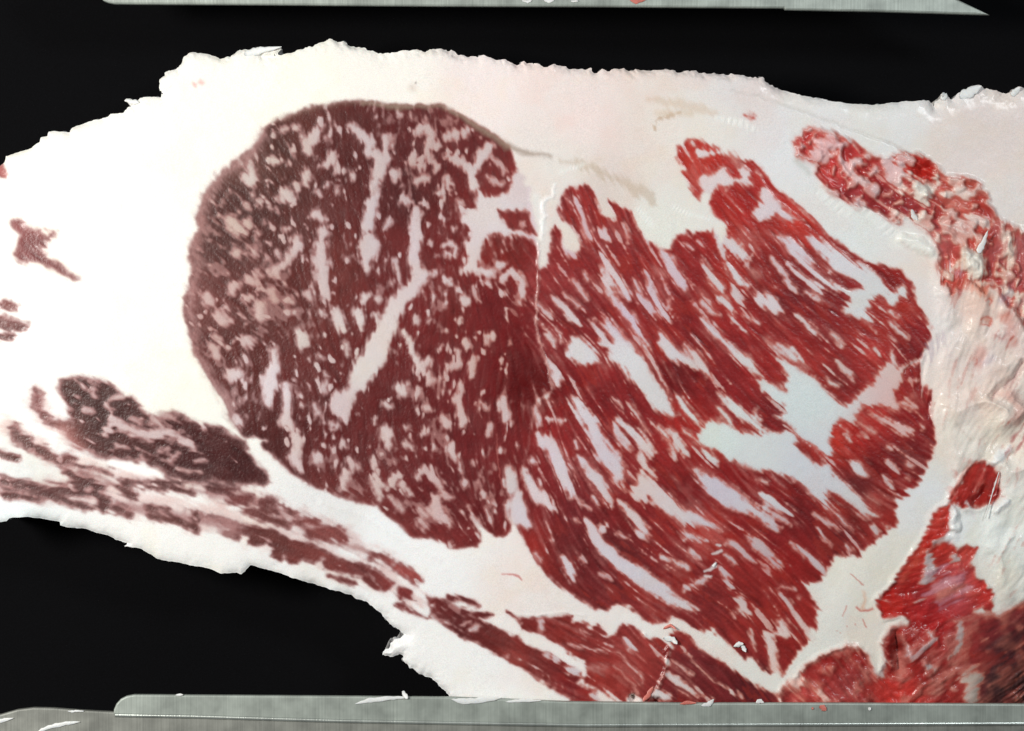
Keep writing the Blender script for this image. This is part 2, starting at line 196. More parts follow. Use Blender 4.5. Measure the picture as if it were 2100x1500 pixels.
FAT_STROKES = """1000,318,4 1028,340,4 1035,352,4;1000,362,4 1012,372,4 1030,378,3;1070,458,4 1073,463,4
660,258,5 655,270,6 645,285,9 635,288,9 632,305,9 635,312,5;610,265,8;578,267,6 588,263,4;562,275,4;562,328,8;593,333,5;505,362,10 515,368,13 515,355,8 510,340,6;683,315,4 680,325,7 672,338,7 660,343,4;693,345,8;720,360,8;630,355,8 627,373,9;610,383,7;585,395,10 590,405,13 598,412,8;565,407,5;672,380,6;692,392,7;655,397,6;555,427,5;530,417,8;508,425,6;570,433,4
470,450,7 478,460,12 490,468,12 500,475,6;512,458,8;605,495,12 608,505,14 600,520,11 592,533,8 585,543,6 570,553,8 560,560,10 565,570,6;660,470,10 665,480,10 658,495,6 660,505,14 658,520,15 660,540,15 660,560,15 665,580,14 670,600,10 675,615,5;650,440,12 660,450,9;685,630,6 690,645,10 695,660,11 700,675,8;520,515,8;545,530,6;570,523,8;483,520,8;532,560,8;512,575,9 518,580,8;590,470,6 580,470,5;530,478,5;550,500,5;540,458,4;535,625,10 535,640,11 530,650,8;450,645,10 458,655,12 470,660,8;465,635,9;430,620,10 425,605,8;480,590,10 490,585,6;505,615,7 515,610,6;555,600,8 565,615,6;595,620,8;660,642,7;632,607,7
722,258,7 728,268,9 740,278,12 752,285,12 760,295,8 757,310,10 765,318,10 775,312,7 780,325,14 778,340,14 775,355,14 770,375,13 770,390,10 768,405,9 762,425,12 758,445,13 755,465,10 752,475,4;793,280,9 795,295,7 790,310,7 793,325,9;855,272,9 862,262,8 875,262,9 884,280,7 882,295,7 878,310,7 880,325,7;850,320,6 848,330,9 850,338,7 865,341,8;898,300,7 895,295,5;920,283,9 930,280,8 938,270,6;955,272,8;913,322,5 935,325,8 950,335,9 960,345,9 968,355,8;808,355,8 812,365,7;895,343,7;870,365,10 855,372,7;918,368,8 922,378,7;837,410,8;900,400,9;943,415,6;870,420,5;1005,300,8 995,312,9 985,325,9 978,340,9 972,352,9 968,365,8 972,382,10;820,235,6;845,240,6
852,440,13 850,455,11 852,470,12 855,485,14 853,500,14 848,520,13 850,540,12 855,555,13 865,565,15 855,580,16 845,595,16 830,605,16 815,620,17 805,640,17 798,660,18 790,680,20 782,700,22 770,725,24 755,745,26 745,765,24 735,785,18 725,800,10 715,815,14 707,830,18 705,845,14 708,858,8;757,490,12 757,505,20 755,520,18 752,535,12 755,550,8;810,535,6 815,555,6 818,575,5 825,590,4;800,455,6 790,470,5;910,505,5 925,500,5 935,510,5 930,525,6 915,520,5;885,500,5;895,525,4;890,560,5;917,575,8;930,470,6;995,580,8;955,620,9 950,615,7;1030,600,6;970,590,4 975,605,4 983,620,4;1020,545,5 1035,540,4;750,610,10 745,618,6;775,615,6;735,640,10 738,660,8;740,675,5;855,660,6 853,652,5;880,660,4;943,660,5;772,645,7 775,660,6
1030,573,6 1050,557,6 1067,572,6 1072,587,7 1070,610,5 1068,620,4
560,720,8 565,735,9 567,750,9 558,765,12 555,780,15 552,800,14 550,820,12 555,832,7;583,790,6 590,805,6 588,830,7 590,850,8 580,865,10 590,870,10 605,885,7 610,900,9;615,680,7 622,692,14 622,705,10 622,717,4;657,733,8;710,705,6 712,725,5;475,770,10 488,768,10 478,778,5;505,700,9;520,698,6;440,715,8 445,730,8;445,690,6;620,830,5;645,830,6 650,845,6;670,785,6 665,800,6;668,770,5;695,815,12 690,835,14 700,840,12;688,875,7 680,870,5;490,865,9;605,780,3
828,680,5 838,700,5 845,720,5 850,735,7 862,752,13 868,765,8 885,780,8;880,740,8 870,750,7;818,795,8 825,803,11 830,790,7;857,808,7;905,715,6;920,715,5;917,680,5;953,700,7 960,710,5;940,720,5 943,745,5 930,750,7 920,755,5;975,735,7 967,755,7 965,770,5;1005,690,9 1002,705,5;1030,740,5;1043,705,4;945,790,6 938,820,9 945,840,8 948,860,9 947,873,5;910,860,9 915,868,8;880,835,7;868,885,7;833,880,8;795,895,10 790,880,8 800,910,8;800,835,6 790,828,5;770,865,5;735,850,4;985,825,4 1000,840,4;1030,820,5 1033,840,8 1040,860,7;1005,875,6 1003,890,5
605,890,9 610,905,9 608,920,10 603,935,10 610,950,9 618,965,5;650,935,8 648,945,8;707,913,8;680,920,6;685,880,5;715,945,7 725,950,7 735,960,5;712,970,8 707,985,8 703,1003,6;767,945,7 770,955,6;770,980,10 775,995,12 775,1010,9 778,1025,6;815,975,9 803,990,8 795,1000,6;825,995,8 840,1015,6;800,1020,6 810,1030,5 825,1045,6;830,910,6 845,920,5;925,920,8 935,935,8 943,950,5 947,970,3;868,965,7 855,980,7;885,960,5 888,980,8 900,990,6 907,1005,5 912,1015,5;895,1025,10 890,1040,11 900,1055,11 910,1065,9 918,1075,7 922,1083,5;915,1022,6 925,1022,5;860,1045,5 875,1058,4;860,1070,6 870,1085,6;925,1118,8;973,950,4;985,975,4;990,1015,5;1013,1032,5;968,1060,3 980,1078,5
1158,500,8 1168,515,10 1178,528,6;1180,410,4 1190,440,5 1200,470,8 1210,490,6;1235,480,9 1245,490,6;1235,525,5 1240,540,9 1245,560,10 1250,578,10;1245,540,8 1258,560,9 1270,580,10 1283,600,9 1290,612,3;1240,580,9 1252,605,9 1265,625,9 1280,640,11 1295,655,13 1307,663,6 1300,670,8 1308,685,6 1320,705,6 1330,722,5 1338,733,2;1300,575,4 1317,610,7 1338,635,7 1358,648,8;1322,560,4 1335,590,8 1347,620,8 1360,645,9 1375,662,4;1133,610,4 1145,622,8 1165,640,9 1180,655,7 1190,667,3;1155,600,3 1170,615,6 1185,628,4;1170,575,5 1185,590,6 1198,605,5 1205,615,3;1197,560,3 1205,572,5;1105,625,5 1118,638,7 1130,647,5;1140,675,5 1150,685,5;1125,685,6 1133,700,8 1135,708,5;1147,690,5 1152,700,4;1215,657,4 1228,680,6 1238,700,7;1280,462,4 1288,485,4 1290,500,3
1355,685,4 1365,703,11 1380,722,12 1398,733,10 1415,743,6 1428,755,2;1405,705,3 1425,730,9 1440,752,9 1455,770,5 1462,780,2;1485,700,4 1500,715,6 1515,730,9 1530,740,12 1545,755,7 1565,775,3;1598,707,4 1620,722,8 1635,735,7 1645,742,3;1475,805,3 1490,820,8 1507,835,9 1525,855,8 1545,870,6 1560,885,6;1473,838,5 1487,853,8 1500,870,6;1547,848,7 1558,860,5;1390,815,3 1398,830,7 1410,847,10 1425,860,7 1438,868,4;1348,876,6 1360,888,8 1370,905,6 1378,920,7 1383,935,5;1372,878,4 1385,897,8 1395,915,9 1405,930,7;1405,885,5 1420,893,4;1440,920,4 1455,935,8 1468,945,4
1170,815,3 1180,825,9 1195,847,15 1212,867,14 1220,890,15 1230,910,13 1240,930,17 1255,945,19 1265,960,18 1270,975,14 1262,985,9;1275,990,4 1285,1010,4;1187,940,5 1200,953,8 1215,970,12 1230,990,14 1242,1008,12 1250,1025,8 1253,1040,3;1098,838,5 1103,855,8 1105,870,6;1105,890,6 1115,905,16 1130,915,14 1138,935,14 1145,955,15 1152,975,15 1160,990,12 1168,1005,10 1172,1018,7 1175,1025,3;1122,740,6 1133,755,8 1143,775,9 1145,790,7;1180,908,5 1185,920,4;1120,860,4 1135,862,5 1150,866,5 1160,862,4;1265,862,5 1290,882,7 1312,900,9 1328,915,11 1338,930,7;1262,878,7 1270,895,8 1280,910,8 1292,922,5;1255,815,3 1268,825,5 1278,838,3;1290,830,3 1305,850,6 1318,868,5 1330,885,3;1310,935,6 1318,950,9 1322,962,8 1335,972,8 1345,980,4;1272,1028,4 1285,1045,7 1300,1062,8 1312,1080,8 1322,1095,10 1332,1103,6;1263,1095,5 1275,1100,5 1288,1102,4;1215,1020,5 1225,1035,5;1180,1020,4 1195,1035,4 1212,1045,4;1178,1065,4 1188,1072,4;1203,1070,6 1212,1085,9 1220,1105,12 1235,1122,13 1255,1140,14 1275,1160,16 1306,1180,18 1334,1200,17 1366,1222,14 1398,1239,10 1428,1254,3;1235,1085,7 1245,1078,6;1152,1145,6 1165,1160,11 1172,1175,9 1175,1190,5;1190,1145,5 1197,1155,4;1100,1135,6 1110,1150,5;1230,1180,4 1250,1185,4;1043,967,9 1045,985,10 1047,1003,9;1075,965,6 1083,985,8 1095,1005,12 1110,1020,14 1125,1035,10 1135,1045,3;1105,990,8;1092,945,7 1100,950,6
1423,963,4 1440,980,10 1465,1000,20 1490,1015,22 1515,1032,17 1540,1045,10 1560,1058,7 1580,1075,8 1595,1085,5;1560,1015,5 1580,1028,12 1600,1045,8 1620,1055,5;1590,1055,6 1610,1068,6 1620,1075,3;1535,1100,5 1550,1115,12 1570,1135,11 1590,1155,9 1603,1165,4;1490,1115,6 1510,1122,7 1530,1140,6 1550,1155,4;1620,1112,4 1650,1135,8 1675,1155,9 1690,1170,6;1550,985,4 1575,990,3;1415,1135,7 1430,1145,6;1355,1145,7 1380,1150,5 1410,1165,5;1490,1140,5 1505,1155,4
1820,948,5 1830,960,5 1840,967,4;1862,952,6 1870,955,4;1815,982,3 1822,993,6 1827,1000,4;1858,980,3 1866,985,3;1790,1080,6 1795,1092,6;1735,1120,5 1742,1130,6 1745,1140,4;1675,1085,3 1690,1105,5 1705,1120,3;1670,1055,3 1700,1075,4 1730,1088,4;1865,783,5 1878,782,4;1855,825,7 1868,833,8 1877,837,5;1765,868,4 1780,880,6 1793,888,5;1785,843,3 1805,857,3 1825,867,4 1845,880,8 1865,887,9 1873,893,4;1890,877,6;1735,890,5 1745,900,5;1763,893,4 1775,898,4;1820,917,6 1825,920,5;1715,740,4 1730,755,6 1742,768,5 1750,780,3;1695,775,3 1705,785,6 1720,795,3;1795,715,7 1802,725,5;1825,640,5 1840,652,5;1828,662,4 1845,680,5 1865,695,3;1705,685,8 1715,695,8 1725,710,5;1820,690,3 1835,700,4
1470,462,8 1475,480,10 1480,500,9 1485,520,6 1488,527,2;1480,490,8 1500,495,8 1512,508,12 1525,525,9 1533,532,3;1357,515,4 1372,535,9 1385,560,12 1398,580,12 1407,597,5;1438,535,3 1448,555,7 1460,573,9 1475,592,8 1480,600,3;1485,540,2 1500,555,6 1510,570,8 1518,580,10 1532,588,6;1503,590,3 1507,605,8 1515,618,8 1522,625,3;1545,602,3 1560,615,12 1578,625,14 1592,637,10 1605,640,3;1480,610,6 1493,622,9 1500,640,5 1510,660,4 1530,680,3;1442,620,6 1455,635,6 1475,648,3;1440,655,6 1455,670,10 1470,685,9 1485,700,6 1495,712,2;1525,645,4 1540,655,6 1555,662,4;1400,500,3 1412,505,5 1420,512,3;1430,495,4 1440,507,3;1600,488,4 1625,508,12 1645,528,10 1670,555,4 1695,575,6 1720,593,6 1735,600,4;1583,530,5 1600,553,6 1613,567,3;1613,540,4 1640,563,5 1660,580,8 1675,595,9 1683,602,5;1655,597,3 1675,608,7 1690,620,3;1610,577,3 1620,588,5 1633,598,2;1637,648,4 1655,665,7 1672,683,7 1685,692,3;1700,555,5;1530,545,3 1545,520,3;1475,378,4;1488,393,4;1420,292,6;1442,295,5;1550,352,4 1560,362,4
1405,1210,4 1420,1200,6 1440,1192,7 1455,1186,4;1480,1170,8 1490,1185,7 1500,1205,4;1520,1225,6 1525,1240,7 1518,1250,8 1535,1260,5;1505,1262,5;1598,1275,7 1605,1285,12 1612,1300,11 1600,1300,8 1575,1300,5;1572,1300,4 1578,1320,7 1583,1345,8 1588,1370,9 1595,1380,6;1600,1220,4 1620,1245,6 1635,1265,7 1650,1290,7 1665,1310,7;1600,1205,4 1630,1210,4;1640,1225,4;1540,1290,3 1545,1320,4 1550,1335,4
1370,1385,4 1390,1398,7 1410,1412,6 1430,1425,5 1455,1438,4;1345,1425,12 1365,1430,10;1405,1340,2 1460,1395,2 1490,1410,2 1520,1430,2;1380,1358,2 1420,1385,2;1500,1420,5;1170,1322,2 1210,1333,2.5 1250,1335,2.5 1270,1338,2 1290,1365,3 1310,1380,3 1318,1400,4;1260,1365,2 1290,1395,3 1310,1420,3;1282,1315,5 1290,1330,8 1300,1337,5;1200,1300,7;1108,1275,6 1110,1290,4;1140,1350,7;1120,1345,6;1185,1375,12;1215,1425,8 1232,1432,8;1040,1345,4;964,1276,3 945,1284,3;978,1288,6 965,1295,4
190,800,6 195,810,5;177,840,6 190,843,5;225,820,3 240,815,5 250,812,4;218,833,4 228,845,7 230,860,8 222,880,9 215,890,5;235,865,9 250,873,8 268,878,7 285,890,9 305,897,9 325,890,8 345,888,6 365,895,5 380,905,7 395,915,4;272,860,4 288,868,4;310,855,3 325,865,5 335,875,4;330,848,4 360,858,3;240,915,4 260,915,3;325,925,4 345,922,3;350,945,6 365,930,3;365,965,3 410,968,3;400,945,3 420,942,3
1915,1115,5 1935,1107,6 1955,1100,5;1905,1140,6 1910,1160,12 1905,1180,9 1895,1190,5;1960,1145,8 1970,1150,6;1905,1300,6 1915,1310,7 1895,1325,7 1880,1345,4;1850,1310,3 1860,1330,6 1868,1350,5;1970,1280,5 1970,1300,5 1968,1320,5 1955,1340,4 1945,1350,3;1980,1395,10 2005,1390,12 1990,1425,16;1960,1415,6;1900,1365,7 1915,1372,6;1640,1400,12 1630,1385,10;1680,1420,10 1690,1435,8
1672,290,9 1685,300,10 1700,305,9 1720,300,7 1735,298,5;1650,298,6;1675,315,12 1690,325,13 1705,320,9;1720,330,5 1735,345,9 1745,360,9 1760,370,8 1775,372,7;1745,335,9 1760,325,7 1780,322,6;1790,345,8 1800,350,8 1785,355,7;1820,335,13 1825,350,16 1830,365,14 1845,340,9 1840,375,12 1855,385,9;1880,385,14 1890,395,16 1905,385,10 1920,380,8 1895,410,8 1900,420,5;1760,410,7 1765,420,8;1790,388,5 1800,398,5;1815,400,4 1830,395,4;1870,440,6 1880,450,7 1890,440,8;1850,445,7;1990,390,10 1965,395,9 1985,400,10;1990,445,12 2010,455,12 2025,460,10;1965,460,10;1945,400,10 1930,395,8;2060,490,14 2075,520,14 2070,550,8;2065,600,10 2090,610,12 2110,640,14;2005,582,8 2040,580,6;1960,545,10 1950,555,8;1680,267,5 1700,272,5"""
PALE_STROKES = "440,385,8 425,405,9 415,430,9 412,450,10 415,475,8 400,500,8 398,520,9 408,545,8 400,575,6 395,615,12 390,640,9 400,665,6 400,690,6 405,720,6 420,745,6 430,770,6 465,820,7 475,850,6 488,865,9;540,275,8 530,300,8 515,320,9 490,332,8 470,350,8 445,375,8;1545,557,4 1560,563,4;1345,555,6 1360,565,6;1438,962,5 1460,975,5;1870,812,5;1780,1017,4 1800,1030,4;1215,1370,6 1240,1370,5;1500,320,8 1510,335,6;1575,700,5 1600,715,5 1650,755,5;1915,475,9 1935,490,9;1930,1215,18 1960,1205,15 1985,1210,10;1950,422,7 1975,424,7"  # strokes on the bloody muscle paint its purple sheen
MEAT_TOP = "1895,340,13 1905,346,11 1880,345,9;1915,445,10 1930,450,12 1940,455,9 1925,435,9;2000,495,12 1985,490,11 2010,485,7;1955,505,6 1965,500,6;1975,378,5 1995,380,5;2010,425,9 2025,430,6;1780,340,8 1770,345,7;1760,310,8 1745,305,5;1700,350,10 1705,345,9;1735,372,8 1725,362,7;2035,545,9 2045,555,7;2085,560,9 2072,566,6;868,520,5 880,537,7 890,545,6;1843,1300,6 1838,1330,14 1842,1360,16 1845,1380,12;1790,1410,8 1830,1408,14 1870,1418,14 1900,1428,10 1905,1440,8 1800,1436,14"

# ------------------------------------------------------------------ painting the fields
def strokes(s):
    return [pts(q) for q in s.replace('\n', ';').split(';') if q.strip()]
owners = list(MUSCLES)
OWN = np.zeros((NY, NX), np.int16)
M = np.zeros((NY, NX), np.float32)          # 0 fat .. 1 lean
SOFT_X = 6.3 + 1.6 * sstep(1000, 380, UU)   # edges are softer on the pale left side
fr_ = sstep(1020, 1150, UU)
FRAY = (1.0 - .6 * fr_) * L_mid + .6 * L_long * (1 - fr_) + 1.5 * fr_ * L_vlong

def paint(sd, sl, val, soft=1.0, fray=1.0):
    a = sstep(1, -1, (sd + fray * FRAY[sl]) / (SOFT_X[sl] * soft))
    M[sl] = M[sl] * (1 - a) + val * a
    return a
def do_poly(s, val, own=None, soft=1.0, fray=1.0):
    p = pts(s); sl = win(p, 14)
    sd = sd_poly(p, PX[sl], PY[sl]); a = paint(sd, sl, val, soft, fray)
    if own is not None: OWN[sl][a > .5] = own
def do_stroke(p, val, own=None, soft=1.0, fray=1.0, grow=0):
    m = max(q[2] for q in p) + 14; sl = win(p, m)
    sd = sd_stroke(p, PX[sl], PY[sl]) - grow; a = paint(sd, sl, val, soft, fray)
    if own is not None:
        o = OWN[sl]; o[(a > .5) & (o == 0)] = own

for k, nm in enumerate(owners):
    for s in MUSCLES[nm]:
        do_poly(s, 1.0, k + 1, soft=1.5 if nm in ('red_patch', 'flank_muscle') else 2.2 if nm in ('torn_muscle', 'ragged_muscle') else 1.0, fray=.45 if nm == 'eye_muscle' else 1.2)
for p in strokes("-10,1002,9 60,1004,11 150,1008,16 210,1018,14;240,1040,9 330,1052,9 400,1062,11 480,1085,14;130,955,7 200,975,8 260,1000,8;400,1006,5 500,1020,12 570,1045,14 640,1080,14 700,1100,12;30,890,8 70,915,10 120,938,8;700,1110,6 780,1145,6 860,1185,7"):
    do_stroke(p, .42, owners.index('strip_muscle') + 1, soft=2.4, fray=3.0)
for nm, s in MEAT_STROKES:
    for p in strokes(s): do_stroke(p, .95, owners.index(nm) + 1, soft=1.3, fray=1.8, grow=1.6)

# fine flecks of marbling, following the fibres
eyeW = sstep(1140, 1040, UU + .05 * (VV - 700))
fl = eyeW * (.75 * L_short + .45 * L_mid) + (1 - eyeW) * (1.0 * L_vlong + .35 * L_long)
fl = norm01(blur(fl, 1)) + .45 * fbm(120, 91, 2)
dens = idw([(500,330,1.0),(620,300,1.15),(520,480,.80),(480,650,.62),(600,640,.78),(700,420,.95),(860,330,.9),(900,450,1.05),(820,700,1.1),(940,640,.82),(1050,620,.85),(620,780,1.1),(700,900,1.0),(880,880,1.05),(960,980,1.1),(1080,760,1.9),(1060,900,1.1),(1180,560,1.2),(1150,650,.85),(1270,780,1.2),(1400,620,1.25),(1500,700,1.1),(1300,870,1.25),(1420,960,1.2),(1180,1080,1.45),(1250,1200,1.4),(1480,1180,1.1),(1560,1230,1.1),(1700,1050,1.4),(1820,900,1.2),(1700,720,1.3),(1850,640,1.5),(1500,430,1.6),(1580,560,1.2),(250,880,1.4),(430,940,1.5),(1150,1330,1.6),(1450,1380,1.4),(1000,1310,1.7),(100,1000,1.2),(600,1120,1.6),(1800,380,1.1),(1930,1200,1.9),(1800,1380,1.1),(70,500,2.4)])[..., 0]
dens = dens + .02 * eyeW + .10 * (1 - eyeW)
fleck = sstep(dens + .05, dens + 1.1, fl)
fleckv = fleck * (.42 + .04 * eyeW + (.18 + .10 * eyeW) * sstep(.2, 1.4, fl - dens))
web = sstep(.35, 1.9, .8 * norm01(L_short + .6 * L_mid) + .7 * norm01(fbm(55, 97, 3)) - .9 * (dens - 1))
M *= 1 - eyeW * .38 * web
haze = sstep(-.2, 2.2, .9 * norm01(blur(L_vlong, 1)) + .6 * norm01(fbm(60, 95, 3)))
M *= 1 - haze * (.08 + .16 * (1 - eyeW))
M *= 1 - np.clip(fleckv, 0, .85)

for s in FAT_POLYS: do_poly(s, 0.0, soft=1.25, fray=2.0)
for nm, s in MEAT_OVER: do_poly(s, .95, owners.index(nm) + 1)
for p in strokes(PALE_STROKES): do_stroke(p, .48, soft=2.2, fray=2.5)
drng = np.random.default_rng(5)
for p in strokes(FAT_STROKES):
    big = max(q[2] for q in p)
    if len(p) == 1:
        x_, y_, r_ = p[0]; i_ = int((x_ - U0) / ST); j_ = int((y_ - V0) / ST); a_ = float(TH[j_, i_]) + drng.uniform(-.7, .7); e_ = drng.uniform(.5, 1.25) * r_
        p = [(x_ - e_ * math.cos(a_), y_ - e_ * math.sin(a_), r_ * drng.uniform(.25, .6)), (x_ + drng.uniform(-.3, .3) * r_, y_ + drng.uniform(-.3, .3) * r_, r_ * drng.uniform(.65, .9)), (x_ + e_ * math.cos(a_ + drng.uniform(-.6, .6)), y_ + e_ * math.sin(a_), r_ * drng.uniform(.2, .6))]
    do_stroke(p, (0.0 if big > 9 else .06 if big > 6.5 else .14 if big > 4.5 else .26) + drng.uniform(0, .10) * (big < 9), soft=1.2 if big > 9 else 1.05 if big > 5 else .85, fray=2.1 if big > 6 else 1.5, grow=(-.3 if big > 12 else .6) - (1.1 if p[0][0] > 1080 and big < 16 else 0))
for p in strokes(MEAT_TOP): do_stroke(p, .95, soft=1.6, fray=1.8)

# ragged, torn zones on the right
RAG = np.zeros((NY, NX), np.float32)
for s, soft in ((MUSCLES['torn_muscle'][0], 14), (MUSCLES['ragged_muscle'][0], 16), ("1925,500 2150,480 2150,1250 2060,1250 2040,1180 2010,1120 2060,1000 2020,930 1960,960 1930,900 1935,760 1925,640", 25), (MUSCLES['bloody_muscle'][0], 14)):
    p = pts(s); sl = win(p, 40); RAG[sl] = np.maximum(RAG[sl], sstep(soft, -soft, sd_poly(p, PX[sl], PY[sl])))
wx2 = 16 * fbm(46, 201, 2); wy2 = 16 * fbm(46, 202, 2)
def warped(a, dx, dy):
    ix = np.clip(II + (dx / ST).astype(int), 0, NX - 1); iy = np.clip(JJ + (dy / ST).astype(int), 0, NY - 1)
    return a[iy, ix]
chunk = warped(norm01(fbm(30, 210, 2)), wx2, wy2) + .45 * L_long
meatish = np.isin(OWN, [owners.index(n) + 1 for n in ('torn_muscle', 'ragged_muscle')])
tornz = sstep(700, 560, VV)
chunk = chunk * (1 - .5 * tornz) + .75 * tornz * warped(norm01(fbm(18, 212, 2)), wx2 * .7, wy2 * .7)
cm = np.where(VV > 900, sstep(-.6, 1.5, chunk + .4 * L_long), sstep(-.1, .9, chunk))
cm = np.where(VV > 900, blur(cm, 4), blur(cm, 1))
M = np.where(meatish, np.clip(M * (1 - (.62 - .16 * sstep(1000, 1200, VV)) * cm) + .10 * (1 - cm) + .10 * (VV > 1200) * norm01(L_long), 0, 1), M)
fatrag = (RAG > .2) & (OWN == 0)
M = np.where(fatrag, np.clip(M + .30 * RAG * (sstep(.9, 2.0, norm01(warped(fbm(64, 214, 2), wx2 * 1.4, wy2 * 1.4))) + .9 * sstep(.9, 2.4, L_long + .7 * norm01(fbm(80, 216, 2)))), 0, 1), M)

# ------------------------------------------------------------------ colours (linear; surface colours, with some highlights and shade painted in)
FAT_OUT = idw([(200,300,250,247,240),(120,480,250,247,240),(600,150,250,247,238),(350,600,250,247,240),(300,700,248,246,238),(800,160,247,243,236),(1000,180,246,233,230),(1200,240,242,226,222),(1350,250,236,226,218),(1500,180,228,222,221),(1450,260,235,230,224),(1800,240,230,230,229),(2000,280,232,225,222),(2060,380,234,226,222),(1150,350,232,226,220),(1230,400,222,210,206),(1340,470,232,232,224),(1720,480,232,236,235),(1600,300,232,232,234),(1930,640,236,232,230),(1980,820,244,226,216),(2060,880,243,233,220),(2020,730,238,222,216),(1960,900,238,232,222),(1900,1000,236,238,240),(2000,620,242,214,200),(1780,1180,238,235,225),(1700,1250,234,233,226),(2050,1100,238,242,238),(2060,1160,232,234,226),(880,1150,247,247,247),(700,1050,228,228,228),(800,1080,244,246,247),(1080,1230,240,232,228),(900,1330,247,247,245),(1000,1400,247,247,246),(300,1090,240,240,237),(60,960,222,224,222),(20,1050,240,248,250),(150,650,250,250,246),(400,840,240,240,232),(90,890,246,244,242),(270,965,240,238,238)], p=3.0)
FAT_IN = idw([(1650,820,205,222,228),(1480,910,206,224,226),(1560,940,206,218,224),(1640,960,200,210,222),
  (520,365,192,184,186),(600,510,190,176,184),(660,550,192,180,188),(480,470,186,168,166),(780,350,190,180,190),(760,450,192,184,196),(855,520,200,190,202),(790,690,206,200,206),(750,760,206,204,210),(700,840,196,184,194),(560,790,206,200,212),(620,700,196,190,196),(1000,440,210,206,216),(980,520,206,198,208),(870,340,184,166,170),(450,650,186,164,168),(560,590,184,158,158),(920,800,196,174,178),(610,920,200,188,196),(780,1000,196,180,184),(900,1050,200,178,186),(1010,700,196,176,178),(1045,985,202,196,204),
  (1170,515,200,182,198),(1250,570,206,198,206),(1295,650,198,186,206),(1200,720,206,210,220),(1290,740,208,214,222),(1340,800,206,210,216),(1395,580,200,188,208),(1240,940,200,196,210),(1140,950,204,202,218),(1110,1020,212,202,210),(1060,1050,208,204,220),(1280,1170,204,206,220),(1350,1040,206,202,210),(1470,1000,194,192,210),(1570,1130,190,180,192),(1480,580,202,202,210),(1575,625,206,206,216),(1720,540,212,216,226),(1780,610,208,216,222),(1640,520,206,200,214),(1470,360,214,208,214),(1500,1340,214,216,218),(1860,830,212,186,188),(1330,960,208,204,208),(240,875,192,178,186),(1820,350,212,186,192),(1690,310,222,186,192),(1890,395,236,232,224),(1990,450,222,208,206),(2000,540,240,226,212),(1900,1310,190,182,192),(1640,1400,226,196,190),(1960,1410,206,196,192),(2080,1400,120,116,112),(2040,1420,150,146,140),(2090,1330,130,120,120)], p=3.4)  # dark bottom-right points paint the recess shade into the fat
w_in = blur((OWN > 0).astype(np.float32), 6)[..., None]
FATC = FAT_OUT * (1 - w_in) + np.clip(FAT_IN + np.where(UU[..., None] > 1080, np.array([12., 5., 0.], np.float32), np.array([9., 3., -5.], np.float32)), 0, 246) * w_in
